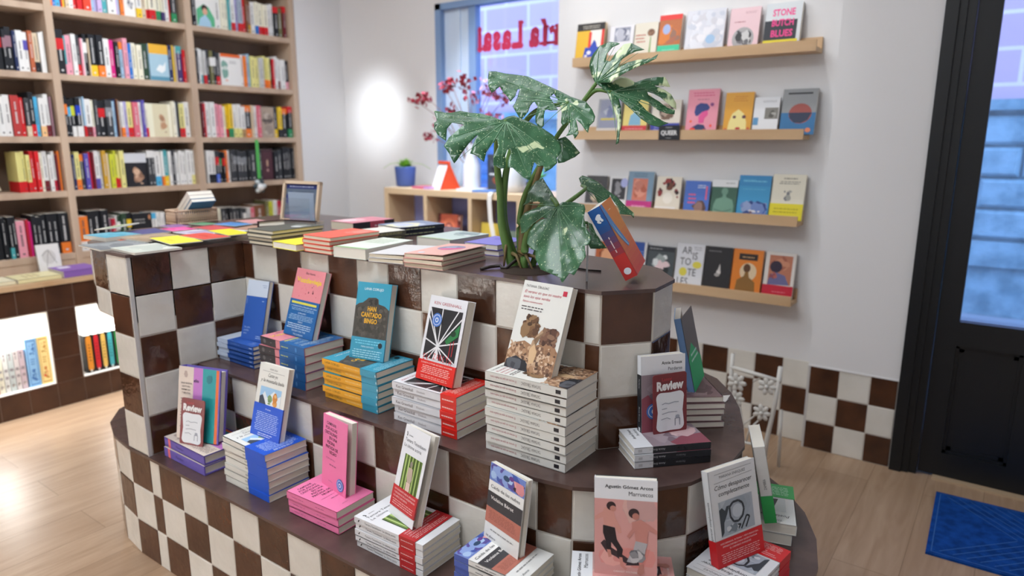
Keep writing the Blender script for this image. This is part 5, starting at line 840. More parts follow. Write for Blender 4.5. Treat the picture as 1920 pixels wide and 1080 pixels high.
# framed poster and clear leaflet holder
root = empty('framed_poster'); m = MB(); W, H = 1.55, 1.3
for a in ((0, 0, W, .09), (0, H-.09, W, H), (0, 0, .09, H), (W-.09, 0, W, H)): m.box(a[0], a[1], 0, a[2], a[3], .14, mat('#d9c3a6', .5))
m.build('frame', root); m = MB(); m.box(.09, .09, .03, W-.09, H-.09, .06, mat('#5f6e80', .3))
emit(m, [('r',0,.87,1,1,'#2b3878'), ('l',.1,.85,.97,.9,1,'#b8c2dc'), ('n',0,.4,.25,.8,['#2b3878','#3f4c7c'],7,.14), ('l',.3,.9,.82,.72,2,'#4c5a70')], lambda u, v, e=0: (.09+u*(W-.18), .09+v*(H-.18), .061+e), W-.18, H-.18)
m.build('print', root); put(root, leaning((-2.7, 6.1), 8, 12, 8.02, .14)); tag(root, 'wood-framed poster standing on the counter top', 'picture frame')
m = MB(); gm = mat('#9fb0c4', .35, name='pale_leaflet')
m.box(0, 0, 0, 1.02, .03, 1.05, gm); m.box(0, -.22, 0, 1.02, -.19, .9, acrylic); m.box(0, -.22, 0, 1.02, .05, .03, acrylic); m.add([(1.02, -.2, 0), (1.02, .03, 0), (1.02, .03, 1.0)], [(0, 1, 2)], acrylic)
o = m.build('leaflet_holder'); put(o, Matrix.Translation((-1.42, 5.55, 8.003)) @ Matrix.Rotation(R(8), 4, 'Z')); tag(o, 'clear leaflet holder with pale blue sheet before the framed poster', 'holder')
# orange and blue book on a clear stand
E = (15.8, -30.1, 4.9); M = Matrix.Rotation(R(E[0]), 4, 'Z') @ Matrix.Rotation(R(E[1]), 4, 'Y') @ Matrix.Rotation(R(E[2]), 4, 'X')
art8 = [('r',0,k/14,1,(k+1.05)/14,'#%02x%02x%02x' % (int(216+22*k/13), int(67+76*min(1,k/8)), int(47+16*k/13))) for k in range(14)]+[('r',.1,.1,.1,.1,'#d8432f'), ('p',[(0,1),(.16,1),(.3,.7),(.55,.36),(.42,.34),(.2,.5),(0,.72)],'#4f8fd0'), ('p',[(.14,.74),(.2,.66),(.4,.42),(.52,.34),(.4,.38),(.2,.56)],'#9fc8d8'), ('l',.35,.62,.9,.87,1,'#f4dcb8')]
sp8 = [('r',k/12,0,(k+1.05)/12,1,'#%02x%02x%02x' % (int(31+(191-31)*min(1,max(0,(k-2.5)/5.5))), int(90+(52-90)*min(1,max(0,(k-2.5)/5.5))), int(160+(48-160)*min(1,max(0,(k-2.5)/5.5))))) for k in range(12)]+[][:0]+[('n',.08,.25,.22,.8,['#e6ecf2'],9,.025), ('l',.38,.66,.6,.4,1,'#e8d8d8'), ('e',.9,.5,.045,.28,'#dfe6ee')]
o = book(1.1, 1.44, .25, '#e8702f', art8, sp8, spinec='#1f5aa0', backc='#e4e4e8')
X8, Y8, Z8 = [Vector(M.col[i][:3]) for i in range(3)]
put(o, frame((10.78, 3.84, 8.06), Y8, Z8, X8)); tag(o, 'orange and blue book leaning on a clear stand by the plant', 'book')
m = MB(); m.box(0, 0, 0, .035, .6, 1.0, acrylic); m.box(0, -.012, 0, .035, 0, 1.0, mat('#c4c8cc', .3))
o = m.build('acrylic_stand'); put(o, Matrix.Translation((10.08, 3.6, 8.002)) @ Matrix.Rotation(R(29), 4, 'Z')); tag(o, 'clear acrylic book stand under the orange and blue book', 'stand')
# black cable
m = MB(); m.tube([(7.8, 3.3, 8.03), (7.86, 3.55, 8.05), (7.98, 3.72, 8.06), (8.1, 3.62, 8.03), (8.22, 3.6, 8.05), (8.3, 3.85, 8.2), (8.2, 4.1, 8.3)], .035, mat('#2a211e', .5), 8)
tag(m.build('black_cable'), 'black cable curling over the counter top by the plant', 'cable')
m = MB(); m.tube([(9.3, 4.6, 8.02), (9.6, 4.55, 8.02), (9.85, 4.6, 8.02)], .018, mat('#2a211e', .5), 8); tag(m.build('black_cable'), 'short black cable on the counter top behind the clear stand', 'cable')
# ---------------------------------------------------------------- four picture ledges and their face-out books
LEDGES = [('top', 13.36, 1.8, 10.72), ('second', 10.62, 1.95, 10.56), ('third', 7.78, 2.2, 10.6), ('lowest', 5.05, 2.4, 10.62)]
LZ = {}
for nm, z, x0, x1 in LEDGES:
    m = MB(); m.box(x0, 16.6, z, x1, YW-.002, z+.14, oak_light); m.box(x0, 16.6, z+.14, x1, 16.68, z+.34, oak_light)
    m.box(x0, YW-.12, z+.14, x1, YW-.002, z+.5, oak_light)
    tag(m.build('picture_ledge'), '%s light oak picture ledge on the white wall' % nm, 'shelf', 'oak picture ledges'); LZ[nm] = z+.143
def wbk(led, x, w_, h, c, label, art, band=None, t=.12, spinec=None, fwd=0, backc=None):
    o = book(w_, h, t, c, art, band=band, spinec=spinec, backc=backc, name='displayed_book')
    put(o, leaning((x, 16.97-fwd), 0, 10, LZ[led], t)); tag(o, label, 'book', 'books on the %s picture ledge' % led)
mo = lambda x0, y0, x1, y1, cols, n_=14, s=.16: ('n', x0, y0, x1, y1, cols, n_, s)
wbk('top', 1.65, 1.22, 1.52, '#e0b22e', 'yellow, red and blue cover with black header, top ledge', [('r',.5,.1,1,.82,'#efe9e0'), ('r',.45,.1,.55,.78,'#d8392c'), ('r',.9,.1,1,.85,'#d8392c'), ('p',[(.3,.12),(.35,.4),(.5,.38),(.6,.5),(.66,.58),(.74,.5),(.78,.4),(.95,.36),(.95,.12)],'#2a48b0'), ('e',.5,.26,.08,.05,'#e6e2ea'), ('e',.4,.18,.05,.035,'#e6e2ea'), ('r',0,.82,1,1,'#26221e'), ('l',.2,.85,.96,.86,2,'#c4bdb0'), ('r',0,0,1,.1,'#e0dac8')])
wbk('top', 3.12, 1.0, 1.3, '#e3e2e6', 'white cover with grey cloud photo on the top ledge', [('r',.2,.55,.85,.95,'#8f93a4'), mo(.2,.55,.85,.95,['#b8bac6','#6c7084','#d3d4dc'],10,.14)])
wbk('top', 4.16, .92, 1.32, '#ded8c8', 'cream cover with red title and tulip on the top ledge', [('l',.06,.5,.72,.45,3,'#b4503c'), ('p',[(.68,.05),(.76,.05),(.74,.6),(.7,.6)],'#7fa05c'), ('e',.72,.72,.16,.1,'#7c5a44'), mo(.55,.6,.9,.85,['#8f6a50','#6c4c3a'],7,.08)])
wbk('top', 5.12, .86, 1.5, '#b4683c', 'orange and brown cover with green band on the top ledge', [('r',0,.88,1,1,'#d83a34'), mo(0,.3,1,.88,['#c06c34','#a4644c','#8c6858','#d07a34'],16,.2), ('e',.35,.66,.17,.12,'#9fb0d8'), ('r',0,0,1,.28,'#3fbf94'), ('l',.2,.8,.2,.1,2,'#8fdcc4')], spinec='#8c4a3c', t=.2)
wbk('top', 6.16, 1.4, 1.56, '#d7d9e2', 'large white cover with pale blue pattern on the top ledge', [mo(0,0,1,1,['#c6cbd8','#e6e6ec','#d0d0d8','#dcdfe8'],40,.12), ('e',.66,.34,.12,.1,'#9fc0e0')])
wbk('top', 7.72, 1.02, 1.48, '#e6c6cc', 'pale pink cover with grey circle photo on the top ledge', [('l',.5,.9,.92,.86,2,'#c49aa4'), ('l',.15,.6,.72,.66,1,'#b47884'), ('e',.5,.3,.36,.26,'#a8a6a8'), mo(.2,.12,.8,.5,['#3a3a3c','#c9c9c9','#6c6c70'],16,.12)])
wbk('top', 8.92, 1.15, 1.5, '#d2d8dc', 'white and black cover with hot pink lettering, top ledge', [('r',0,.2,.9,.62,'#2c3038'), ('t','STONE',.2,.72,.2,'#e8408c',{'b':.03,'w':.62,'fit':1}), ('t','BUTCH',.2,.5,.2,'#e8408c',{'b':.03,'w':.6,'fit':1}), ('t','BLUES',.2,.27,.2,'#e8408c',{'b':.03,'w':.6,'fit':1}), ('r',0,0,.95,.2,'#e0d034'), ('l',.25,.9,.2,.08,1,'#a43c5c')], t=.2)
wbk('second', 2.7, 1.0, 1.4, '#9a9ca4', 'grey cover with pale foot at the plant leaves, second ledge', [('r',.1,.2,.95,.97,'#8b90a4'), mo(.2,.4,.8,.85,['#5c6480','#b0b4c0','#70789a'],9,.14), ('r',0,0,1,.2,'#c9c4be'), ('r',.15,.42,.8,.47,'#c9b84c')])
wbk('second', 3.82, 1.0, 1.5, '#d8c878', 'yellow cover with blue figure and red foot, second ledge', [('p',[(.25,.25),(.3,.5),(.42,.55),(.45,.66),(.56,.66),(.6,.55),(.72,.5),(.75,.25)],'#7caac4')], band=(0, .24, '#c43c44', [('l',.1,.9,.8,.2,3,'#e6a4a4')]))
wbk('second', 5.0, 1.12, 1.28, '#cfc8bc', 'pale cover with dark photo and blue foot, second ledge', [mo(.15,.4,.8,.9,['#6c5444','#3c3430','#a08c7c'],10,.16)], band=(0, .34, '#3c4498', [('l',.1,.9,.8,.2,3,'#8c94d0')]))
wbk('second', 6.36, 1.14, 1.62, '#dc8fa0', 'pink cover with dark-haired face illustration, second ledge', [('l',.15,.85,.95,.84,2,'#c84c74'), ('l',.3,.75,.8,.76,1,'#a46478'), ('p',[(.25,.5),(.28,.64),(.42,.7),(.64,.68),(.74,.6),(.7,.54),(.5,.5),(.38,.42),(.3,.42)],'#2c3a78'), ('p',[(.4,.4),(.5,.5),(.68,.54),(.7,.44),(.6,.36),(.58,.26),(.42,.26)],'#d4508c'), ('p',[(.14,.0),(.2,.16),(.4,.24),(.6,.22),(.7,.1),(.68,0)],'#2c3560'), ('e',.24,.1,.1,.06,'#e8402c'), ('e',.62,.1,.04,.03,'#e8402c'), ('e',.8,.66,.06,.04,'#7c3c74'), ('e',.16,.3,.04,.03,'#e8643c'), ('e',.82,.2,.04,.03,'#e8503c')])
wbk('second', 7.74, .98, 1.46, '#d79c34', 'mustard cover with pale face and red lips, second ledge', [('l',.3,.8,.93,.78,3,'#c07c24'), ('p',[(.15,.0),(.2,.3),(.3,.5),(.5,.6),(.7,.5),(.82,.3),(.85,0)],'#e6d890'), ('e',.38,.42,.06,.035,'#5c3440'), ('e',.72,.42,.07,.04,'#5c3440'), ('e',.54,.15,.09,.03,'#b83034'), ('e',.1,.08,.08,.08,'#c4502c'), ('e',.9,.08,.07,.1,'#c4502c')])
wbk('second', 8.76, .84, 1.26, '#dfe1e4', 'white cover with two small photos, second ledge', [('r',.45,.42,.98,.72,'#7c7a74'), mo(.5,.44,.95,.7,['#a4a29c','#54524c'],6,.1), ('r',.02,.26,.22,.46,'#5c94c0'), ('r',.15,0,.55,.07,'#8c5440'), ('l',.3,.9,.92,.86,2,'#a4a6aa')])
wbk('second', 9.68, 1.1, 1.5, '#8f9294', 'grey and blue cover with dark disc, second ledge', [('r',0,0,1,.48,'#2f6ea0'), ('e',.55,.46,.33,.22,'#9a4c44'), ('p',[(.22,.48),(.26,.36),(.4,.26),(.6,.25),(.78,.32),(.88,.48)],'#27304a'), ('r',.15,.88,.85,.92,'#33363a'), ('e',.82,.1,.08,.05,'#e0845c')])
m = MB(); m.box(0, 0, 0, .8, .03, .52, mat('#23262c', .5)); emit(m, [('t','QUEER',.5,.36,.42,'#e6e6e6',{'a':'c','b':.03,'w':.78,'fit':1}), ('l',.3,.7,.95,.8,1,'#9a9a9a'), ('l',.35,.65,.22,.1,1,'#9a9a9a')], lambda u, v, e=0: (u*.8, -e, v*.52), .8, .52)
o = m.build('section_sign'); put(o, Matrix.Translation((5.55, 16.55, 10.6))); tag(o, 'small black QUEER sign clipped on the second ledge', 'sign')
wbk('third', 1.7+.55, .95, 1.28, '#4c4c4e', 'black and white photo cover with white foot, third ledge', [mo(.1,.3,.9,.9,['#2c2c2e','#8c8884','#5c5a58'],12,.2), mo(.15,.12,.8,.4,['#c4b49c','#8c7c6c'],7,.12), ('r',0,0,1,.14,'#e0dedc')])
wbk('third', 3.3, .78, 1.3, '#dcdcdc', 'white cover with dark portrait and lilac dot, third ledge', [('r',.12,.3,.92,.92,'#3c3c40'), mo(.3,.35,.7,.85,['#8c8c90','#b4b4b8'],7,.13), ('e',.82,.8,.2,.14,'#a9b0dc')])
wbk('third', 4.1, 1.06, 1.5, '#7c97ac', 'blue grey cover with salmon picture and magenta foot, third ledge', [('r',.2,.26,.78,.82,'#cc7c68'), mo(.2,.26,.78,.82,['#d89480','#b46450','#c47c6c'],12,.14), ('l',.2,.8,.97,.86,2,'#5c7488')], band=(0, .25, '#c03c84', [('l',.2,.8,.7,.3,1,'#e49cc4')]), spinec='#5c7484')
wbk('third', 5.3, .98, 1.34, '#e0d8c8', 'cream cover with ring of dark red shapes, third ledge', [mo(.2,.7,.8,.98,['#8c3434','#3a2a28'],7,.1), mo(.05,.35,.28,.7,['#8c3434','#5a2c2c'],6,.08), mo(.72,.35,.95,.7,['#8c3434','#3a2a28'],6,.08), mo(.35,.6,.7,.85,['#3a2a28','#6c4030'],6,.1), ('e',.5,.4,.2,.16,'#ece6da'), ('r',0,0,.85,.16,'#e9e7e4')])
wbk('third', 6.44, .95, 1.22, '#4c70c0', 'blue cover with coral lettering and rock, third ledge', [mo(.3,.02,.98,.42,['#7c5c54','#5c4440','#94746c'],12,.16), ('l',.5,.88,.9,.78,2,'#dfe4f0'), ('l',.15,.5,.66,.3,3,'#e0607c'), ('r',.84,.45,.9,.85,'#e0607c')])
wbk('third', 7.46, .92, 1.3, '#3d6252', 'dark green cover with torso figure and white header, third ledge', [('r',0,.8,1,1,'#dddfe0'), ('l',.5,.92,.95,.88,1,'#a4a8a8'), ('e',.52,.68,.13,.1,'#6c9480'), ('p',[(.1,.0),(.12,.3),(.2,.46),(.44,.52),(.46,.6),(.58,.6),(.6,.52),(.84,.46),(.92,.28),(.9,0)],'#6f9884'), ('s',[(.15,.18),(.5,.12),(.85,.2)],.02,'#54786a')], t=.1)
wbk('third', 8.42, 1.1, 1.48, '#3e94c4', 'sky blue cover with cloudy sea foot, third ledge', [('r',0,.75,1,1,'#3787bc'), ('t','ANTONIO',.12,.86,.07,'#6cc0e0',{'w':.4}), ('l',.12,.9,.9,.84,1,'#7cc8e4'), ('l',.1,.9,.7,.66,1,'#64b0d4'), mo(0,0,1,.42,['#3c5ca4','#6c84bc','#8c9cc4','#2c4480'],24,.16), mo(.3,0,.85,.2,['#dcd8dc','#6c4c5c'],7,.08)], fwd=.02)
wbk('third', 9.56, 1.08, 1.55, '#dfdac8', 'cream cover with small ink drawing and yellow foot, third ledge', [('l',.3,.8,.95,.88,1,'#8c887c'), ('l',.2,.85,.86,.78,2,'#77746c'), mo(.36,.4,.66,.66,['#77787c','#a4a49c'],12,.06)], band=(0, .36, '#ddd02c', [('l',.1,.9,.8,.4,2,'#b4a81c')]))
wbk('lowest', 2.75, 1.2, 1.4, '#b8643c', 'orange photo cover behind the plant, lowest ledge', [mo(0,0,1,1,['#d88c5c','#8c4a30','#e0a47c'],18,.2)])
wbk('lowest', 4.1, .88, 1.5, '#33529c', 'dark blue cover with yellow mark, lowest ledge', [('l',.3,.9,.8,.66,2,'#7c94cc'), mo(.0,.7,.3,.9,['#d8c84c'],3,.08), ('r',.9,0,1,1,'#dcdcdc')])
wbk('lowest', 5.05, 1.1, 1.42, '#6c7478', 'glossy black and white photo cover, lowest ledge', [('r',0,0,1,.86,'#4c5458'), mo(.1,.1,.95,.8,['#dfe4e4','#9aa4a4','#2c3234','#e6cdd0'],16,.16), ('r',0,.86,1,1,'#33363c'), ('l',.05,.6,.96,.9,1,'#a4a8ac')])
wbk('lowest', 6.22, 1.08, 1.62, '#dbdde2', 'white cover with large black hand lettering, lowest ledge', [('t','AR',.2,.76,.24,'#3c3c40',{'c':.8}), ('t','IS',.6,.64,.24,'#3c3c40',{'c':.8}), ('t','TO',.16,.5,.24,'#3c3c40',{'c':.8}), ('e',.78,.52,.16,.08,'#e0d454'), ('e',.3,.34,.14,.1,'#e0d454'), ('t','TE',.46,.26,.24,'#3c3c40',{'c':.8}), ('t','LES',.12,.04,.24,'#3c3c40',{'c':.8}), ('l',.6,.95,.95,.85,2,'#a4a6ac')])
wbk('lowest', 7.36, .98, 1.6, '#2c2b2e', 'black cover with small white flower, lowest ledge', [('e',.55,.42,.08,.06,'#d8d4d0'), ('p',[(.5,.45),(.58,.62),(.62,.45)],'#c9c5c2'), ('e',.5,.36,.1,.04,'#a8a4a0'), ('l',.1,.6,.93,.87,1,'#7c7a7c')])
wbk('lowest', 8.38, 1.06, 1.6, '#df812e', 'orange cover with person silhouette and black title box, lowest ledge', [('r',.2,.76,.82,.9,'#2c2422'), ('e',.55,.5,.28,.2,'#e0c8a4'), ('e',.5,.58,.12,.1,'#5c3c24'), ('p',[(.15,.0),(.2,.3),(.42,.4),(.46,.5),(.56,.5),(.6,.38),(.8,.28),(.84,0)],'#8c6430'), ('l',.28,.74,.86,.8,1,'#c9a074')])
wbk('lowest', 9.52, 1.02, 1.6, '#dcd6d0', 'white-edged photo cover with crimson foot, lowest ledge', [('r',.14,.3,.9,.93,'#b8765c'), mo(.14,.6,.9,.93,['#c98a6c','#a4604c'],8,.16), ('e',.38,.68,.2,.13,'#33283c'), ('p',[(.14,.28),(.2,.5),(.4,.56),(.7,.5),(.86,.3)],'#6c6a94'), mo(.14,.4,.45,.62,['#b4645c','#8c4c54'],4,.1)], band=(0, .28, '#c0283c', [('l',.3,.8,.6,.4,1,'#d8707c')]))

# ---------------------------------------------------------------- cube shelf under the window with its things
beech = mat('#cdb391', .5, .3, name='birch_veneer'); cubeback = mat('#939cdc', .6, name='back_panel_daylight_tint')  # lavender of the panel is daylight tint put into its colour
root = empty('cube_shelf', (-9.92, 17.6, 0)); tag(root, 'low birch cube shelf standing under the shop window', 'shelf')
W4 = 10.4
m = MB(); m.box(0, 0, 0, W4, 3.0, 2.3, white_gloss); m.build('plinth', root)
m = MB(); m.box(0, 0, 7.93, W4, 3.0, 8.22, beech); m.build('top_board', root)
m = MB(); m.box(0, 0, 2.3, W4, 3.0, 2.6, beech); m.build('bottom_board', root)
m = MB(); m.box(.28, .05, 5.12, W4, 3.0, 5.25, beech); m.build('shelf', root)
for x in (0, 2.72, 5.55, 8.35):
    m = MB(); m.box(x, 0, 2.6, x+.28 if x == 0 else x+.22, 3.0, 7.93, beech); m.build('divider', root)
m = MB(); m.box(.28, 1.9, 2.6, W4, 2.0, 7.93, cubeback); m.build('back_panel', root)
fl = lambda *a: a
o = book(1.45, 1.75, .12, '#c8644c', [('r',0,0,.12,1,'#5c2c2c'), ('r',.86,0,1,1,'#5c2c2c'), mo(.02,.02,.12,.98,['#d8a49a','#8c3c3c'],10,.05), mo(.87,.02,.98,.98,['#d8a49a','#8c3c3c'],10,.05), ('e',.48,.55,.3,.34,'#dc7c5c'), ('e',.48,.5,.2,.27,'#8c3c34'), ('e',.48,.52,.14,.2,'#d89484'), ('p',[(.3,.05),(.34,.36),(.62,.36),(.68,.05)],'#c87464')], spinec='#c8443c', name='displayed_book')
put(o, leaning((-6.92, 18.2), 2, 6, 5.26, .12)); tag(o, 'coral patterned book standing in the cube shelf', 'book')
o = book(1.3, 1.5, .12, '#d2b84c', [('s',[(.75,.1),(.85,.35)],.02,'#4c4424')], name='displayed_book'); put(o, leaning((-4.1, 18.1), 0, 7, 5.26, .12)); tag(o, 'yellow book standing in the cube shelf', 'book')
o = book(.7, 1.7, .12, '#3c3434', [], name='displayed_book'); put(o, leaning((-5.4, 18.9), 0, 6, 5.26, .12)); tag(o, 'dark book standing behind the yellow book', 'book')
o = book(.7, 1.2, .12, '#6c7c70', [mo(0,0,1,1,['#8c6c64','#5c7c6c'],6,.2)], name='displayed_book'); put(o, leaning((-2.6, 18.3), 6, 6, 5.26, .12)); tag(o, 'small grey-green book in the right-hand cube', 'book')
# potted fern
root = empty('potted_fern', (-9.65, 18.9, 8.222)); bl = mat('#4b63a8', .6, name='blue_pot_glaze')
m = MB(); m.lathe((0, 0, .02), [(.01, 0), (.44, 0), (.48, .06), (.55, .93), (.55, 1.0), (.48, 1.0), (.46, .85), (.01, .85)], bl); m.build('pot', root)
m = MB(); fg = mat('#8fc04a', .6, name='fresh_fern_green'); rr = random.Random(3)
for k in range(120):
    a = rr.random()*6.28; L = .4+rr.random()*.4; e = .3+rr.random()*1.1; d = Vector((math.cos(a)*math.cos(e), math.sin(a)*math.cos(e), math.sin(e))); s = Vector((-math.sin(a), math.cos(a), 0))*.07
    p0 = Vector((0, 0, .88)); p1 = p0+d*L*.6; p2 = p0+d*L-Vector((0, 0, .12))
    m.add([tuple(p0-s*.3), tuple(p0+s*.3), tuple(p1+s), tuple(p1-s), tuple(p2)], [(0, 1, 2, 3), (3, 2, 4)], fg)
m.build('foliage', root)
m = MB()
for a in (2.6, 3.3, .4):
    P = [(0, 0, .9), (.5*math.cos(a), .5*math.sin(a), 1.2), (.95*math.cos(a), .95*math.sin(a), 1.15), (1.4*math.cos(a), 1.4*math.sin(a), .9)]; m.tube(P, .012, fg, 4)
m.build('trailing_stem', root)
tag(root, 'small green fern in a blue pot on the cube shelf', 'plant')
# orange and white standing calendar
m = MB(); oc = mat('#e0502c', .5, name='orange_card')
m.add([(0, 0, 0), (1.0, 0, 0), (1.0, .5, 1.3), (0, .5, 1.3)], [(0, 1, 2, 3)], mat('#e6e2e6')); m.add([(0, .03, 0), (1.0, .03, 0), (1.0, .53, 1.3), (0, .53, 1.3)], [(3, 2, 1, 0)], oc)
m.add([(0, .5, 1.3), (1.0, .5, 1.3), (1.0, 1.1, 0), (0, 1.1, 0)], [(0, 1, 2, 3)], oc); m.box(0, .42, 1.22, 1.0, .56, 1.36, oc); m.box(.92, .0, 0, 1.02, .06, .06, oc)
m.add([(.92, -.01, 0), (1.02, -.01, 0), (1.02, .49, 1.3), (.92, .49, 1.3)], [(0, 1, 2, 3)], oc); m.add([(1.02, 0, 0), (1.02, 1.1, 0), (1.02, .5, 1.3)], [(0, 1, 2)], oc)
o = m.build('standing_display'); put(o, Matrix.Translation((-7.3, 18.3, 8.22)) @ Matrix.Rotation(R(-20), 4, 'Z')); tag(o, 'orange and white folded display standing on the cube shelf', 'display')
# flat things on the cube shelf
for i, (x, y, w_, h, c, lab) in enumerate([(-8.35, 18.0, .9, .9, '#c4607c', 'rose pink booklet lying beside the blue pot'), (-7.6, 17.9, .6, .7, '#b48cc4', 'lilac booklet lying before the orange display'), (-5.4, 18.0, 1.2, .8, '#d8dce8', 'white leaflet lying on the right of the cube shelf'), (-4.2, 17.7, 1.1, .6, '#5c80bc', 'blue leaflet lying near the tall white vase')]):
    m = MB(); m.box(0, 0, 0, w_, h, .1, mat(c)); o = m.build('booklet'); put(o, Matrix.Translation((x, y, 8.222)) @ Matrix.Rotation(R(-8+i*7), 4, 'Z')); tag(o, lab, 'booklet')
# vases with red blossom branches
def vase(loc, prof, mt, label): m = MB(); m.lathe((0, 0, 0), prof, mt, 20); o = m.build('vase'); o.location = Vector(loc)*T; return tag(o, label, 'vase')
clr = mat('#dfe4ee', .15, .6, name='pale_glass_vase')
vase((-5.1, 18.8, 8.222), [(.01, 0), (.35, 0), (.42, .3), (.4, 1.2), (.2, 1.9), (.26, 2.2)], clr, 'pale glass vase holding the red blossom branches')
vase((-2.75, 18.9, 8.222), [(.01, 0), (.6, 0), (.72, .4), (.6, 1.2), (.35, 2.0), (.3, 2.6), (.42, 2.9)], clr, 'tall white vase in front of the window')
root = empty('blossom_branches', (-5.1, 18.8, 8.6)); rr = random.Random(12); tw = mat('#7c5a54', .7, name='twig'); reds = [mat(c, .6) for c in ('#a83440', '#b84858', '#8c2c3c', '#c47c9c', '#cfa0c4')]
ends = []
for (ex, ez) in ((-3.5, 3.9), (-2.7, 4.1), (-1.9, 4.5), (-1.0, 4.6), (-.4, 4.7), (.1, 4.0), (.8, 4.1), (1.4, 4.4), (1.9, 3.9), (-2.2, 2.9), (-1.4, 3.3), (-.3, 3.0), (.9, 3.1), (1.5, 3.0), (-3.0, 2.2)):
    ey = rr.uniform(-.5, .5); m = MB(); P = [(0, 0, 0), (ex*.15, ey*.3, ez*.35), (ex*.5, ey*.6, ez*.75), (ex, ey, ez)]; m.tube(P, [.03, .025, .02, .012], tw, 5); m.build('branch', root)
    m = MB()
    for k in range(26):
        c = Vector((ex, ey, ez))+Vector((rr.gauss(0, .22), rr.gauss(0, .2), rr.gauss(0, .16))); a = Vector((rr.gauss(0, 1), rr.gauss(0, 1), rr.gauss(0, 1))).normalized()*.15; b2 = a.cross(Vector((rr.random(), rr.random(), 1))).normalized()*.12
        m.add([tuple(c-a), tuple(c-b2), tuple(c+a), tuple(c+b2)], [(0, 1, 2, 3)], reds[rr.randrange(3) if ex < .1 else rr.randrange(1, 5)])
    m.build('blossom', root)
tag(root, 'spray of red and pink blossom branches before the window', 'flowers')
# ribbon over the cube shelf edge
m = MB(); rb = mat('#e4e0da', .6, name='white_ribbon')
P = [(0, .5, .02), (-.3, -.06, .05), (-.35, -.13, -.1), (-.36, -.14, -.4), (-.3, -.14, -1.2), (-.1, -.14, -2.1), (.15, -.12, -2.5)]
for (a, b_) in zip(P, P[1:]): m.add([tuple(Vector(a)), tuple(Vector(a)+Vector((.2, .05, 0))), tuple(Vector(b_)+Vector((.2, .05, 0))), tuple(Vector(b_))], [(0, 1, 2, 3)], rb, True)
o = m.build('ribbon'); put(o, Matrix.Translation((-2.75, 17.6, 8.24))); tag(o, 'white ribbon hanging over the front of the cube shelf', 'ribbon')
# framed dark poster and small plant at the right end of the window sill
m = MB(); m.box(0, 0, 0, 1.3, .1, 1.7, mat('#3c4048')); emit(m, [mo(.1,.5,.9,.9,['#5c6470','#23262c'],6,.2), mo(.1,.08,.9,.4,['#d88c54','#e0b48c','#8c4c34'],10,.12), ('r',.1,.42,.9,.47,'#d8dce0')], lambda u, v, e=0: (u*1.3, -e, v*1.7), 1.3, 1.7)
o = m.build('picture_card'); put(o, Matrix.Translation((-4.6, 19.4, 8.225))); tag(o, 'dark picture card standing between vases on the cube shelf', 'card')
m = MB(); m.lathe((0, 0, 0), [(.01, 0), (.3, 0), (.36, .5), (.3, .52), (.01, .45)], mat('#2c3030', .5)); o = m.build('plant_pot')
root = empty('small_potted_plant', (-1.4, 18.7, 8.222)); o.parent = root; m = MB()
for k in range(9):
    a = k*.7; p0 = Vector((0, 0, .45)); p1 = p0+Vector((math.cos(a)*.35, math.sin(a)*.35, .35)); p2 = p0+Vector((math.cos(a)*.7, math.sin(a)*.7, .4+.1*(k % 3))); s = Vector((-math.sin(a), math.cos(a), 0))*.15
    m.add([tuple(p0), tuple(p1+s), tuple(p2), tuple(p1-s)], [(0, 1, 2, 3)], mat('#4c9a44', .5))
m.build('leaf', root); tag(root, 'small leafy plant in a dark pot by the window edge', 'plant')

# ---------------------------------------------------------------- the variegated monstera
lf = mat('#2f5a34', .3, .5, name='variegated_leaf'); n, l, b = nodes(lf)
tc = n.new('ShaderNodeTexCoord'); mpp = n.new('ShaderNodeMapping'); mpp.inputs['Scale'].default_value = (1, 1, .45); l.new(tc.outputs['Object'], mpp.inputs[0])
n1 = n.new('ShaderNodeTexNoise'); n1.inputs['Scale'].default_value = 16; n1.inputs['Detail'].default_value = 3; n1.inputs['Distortion'].default_value = .6
n2 = n.new('ShaderNodeTexNoise'); n2.inputs['Scale'].default_value = 300; n2.inputs['Detail'].default_value = 2
n3 = n.new('ShaderNodeTexNoise'); n3.inputs['Scale'].default_value = 22
for q in (n1, n2, n3): l.new(mpp.outputs[0], q.inputs['Vector'])
c1 = n.new('ShaderNodeValToRGB'); c1.color_ramp.elements[0].position = .635; c1.color_ramp.elements[1].position = .655
c2 = n.new('ShaderNodeValToRGB'); c2.color_ramp.elements[0].position = .645; c2.color_ramp.elements[1].position = .7
c3 = n.new('ShaderNodeValToRGB'); c3.color_ramp.elements[0].position = .35; c3.color_ramp.elements[1].position = .65; c3.color_ramp.elements[0].color = lin('#23502f'); c3.color_ramp.elements[1].color = lin('#3b6b48')
l.new(n1.outputs['Fac'], c1.inputs[0]); l.new(n2.outputs['Fac'], c2.inputs[0]); l.new(n3.outputs['Fac'], c3.inputs[0])
ad = n.new('ShaderNodeMath'); ad.operation = 'MAXIMUM'; l.new(c1.outputs[0], ad.inputs[0]); l.new(c2.outputs[0], ad.inputs[1])
mx = n.new('ShaderNodeMixRGB'); l.new(ad.outputs[0], mx.inputs[0]); l.new(c3.outputs[0], mx.inputs[1]); mx.inputs[2].default_value = lin('#c6d4a8'); l.new(mx.outputs[0], b.inputs['Base Color'])
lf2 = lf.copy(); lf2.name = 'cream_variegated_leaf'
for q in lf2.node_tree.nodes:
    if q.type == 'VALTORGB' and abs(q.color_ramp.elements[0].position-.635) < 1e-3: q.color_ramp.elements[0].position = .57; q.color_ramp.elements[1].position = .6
vein = mat('#5f8a66', .4, name='leaf_vein'); stemm = mat('#5c8040', .45, name='green_stem'); stemb = mat('#7c6a44', .5, name='brown_green_stem')
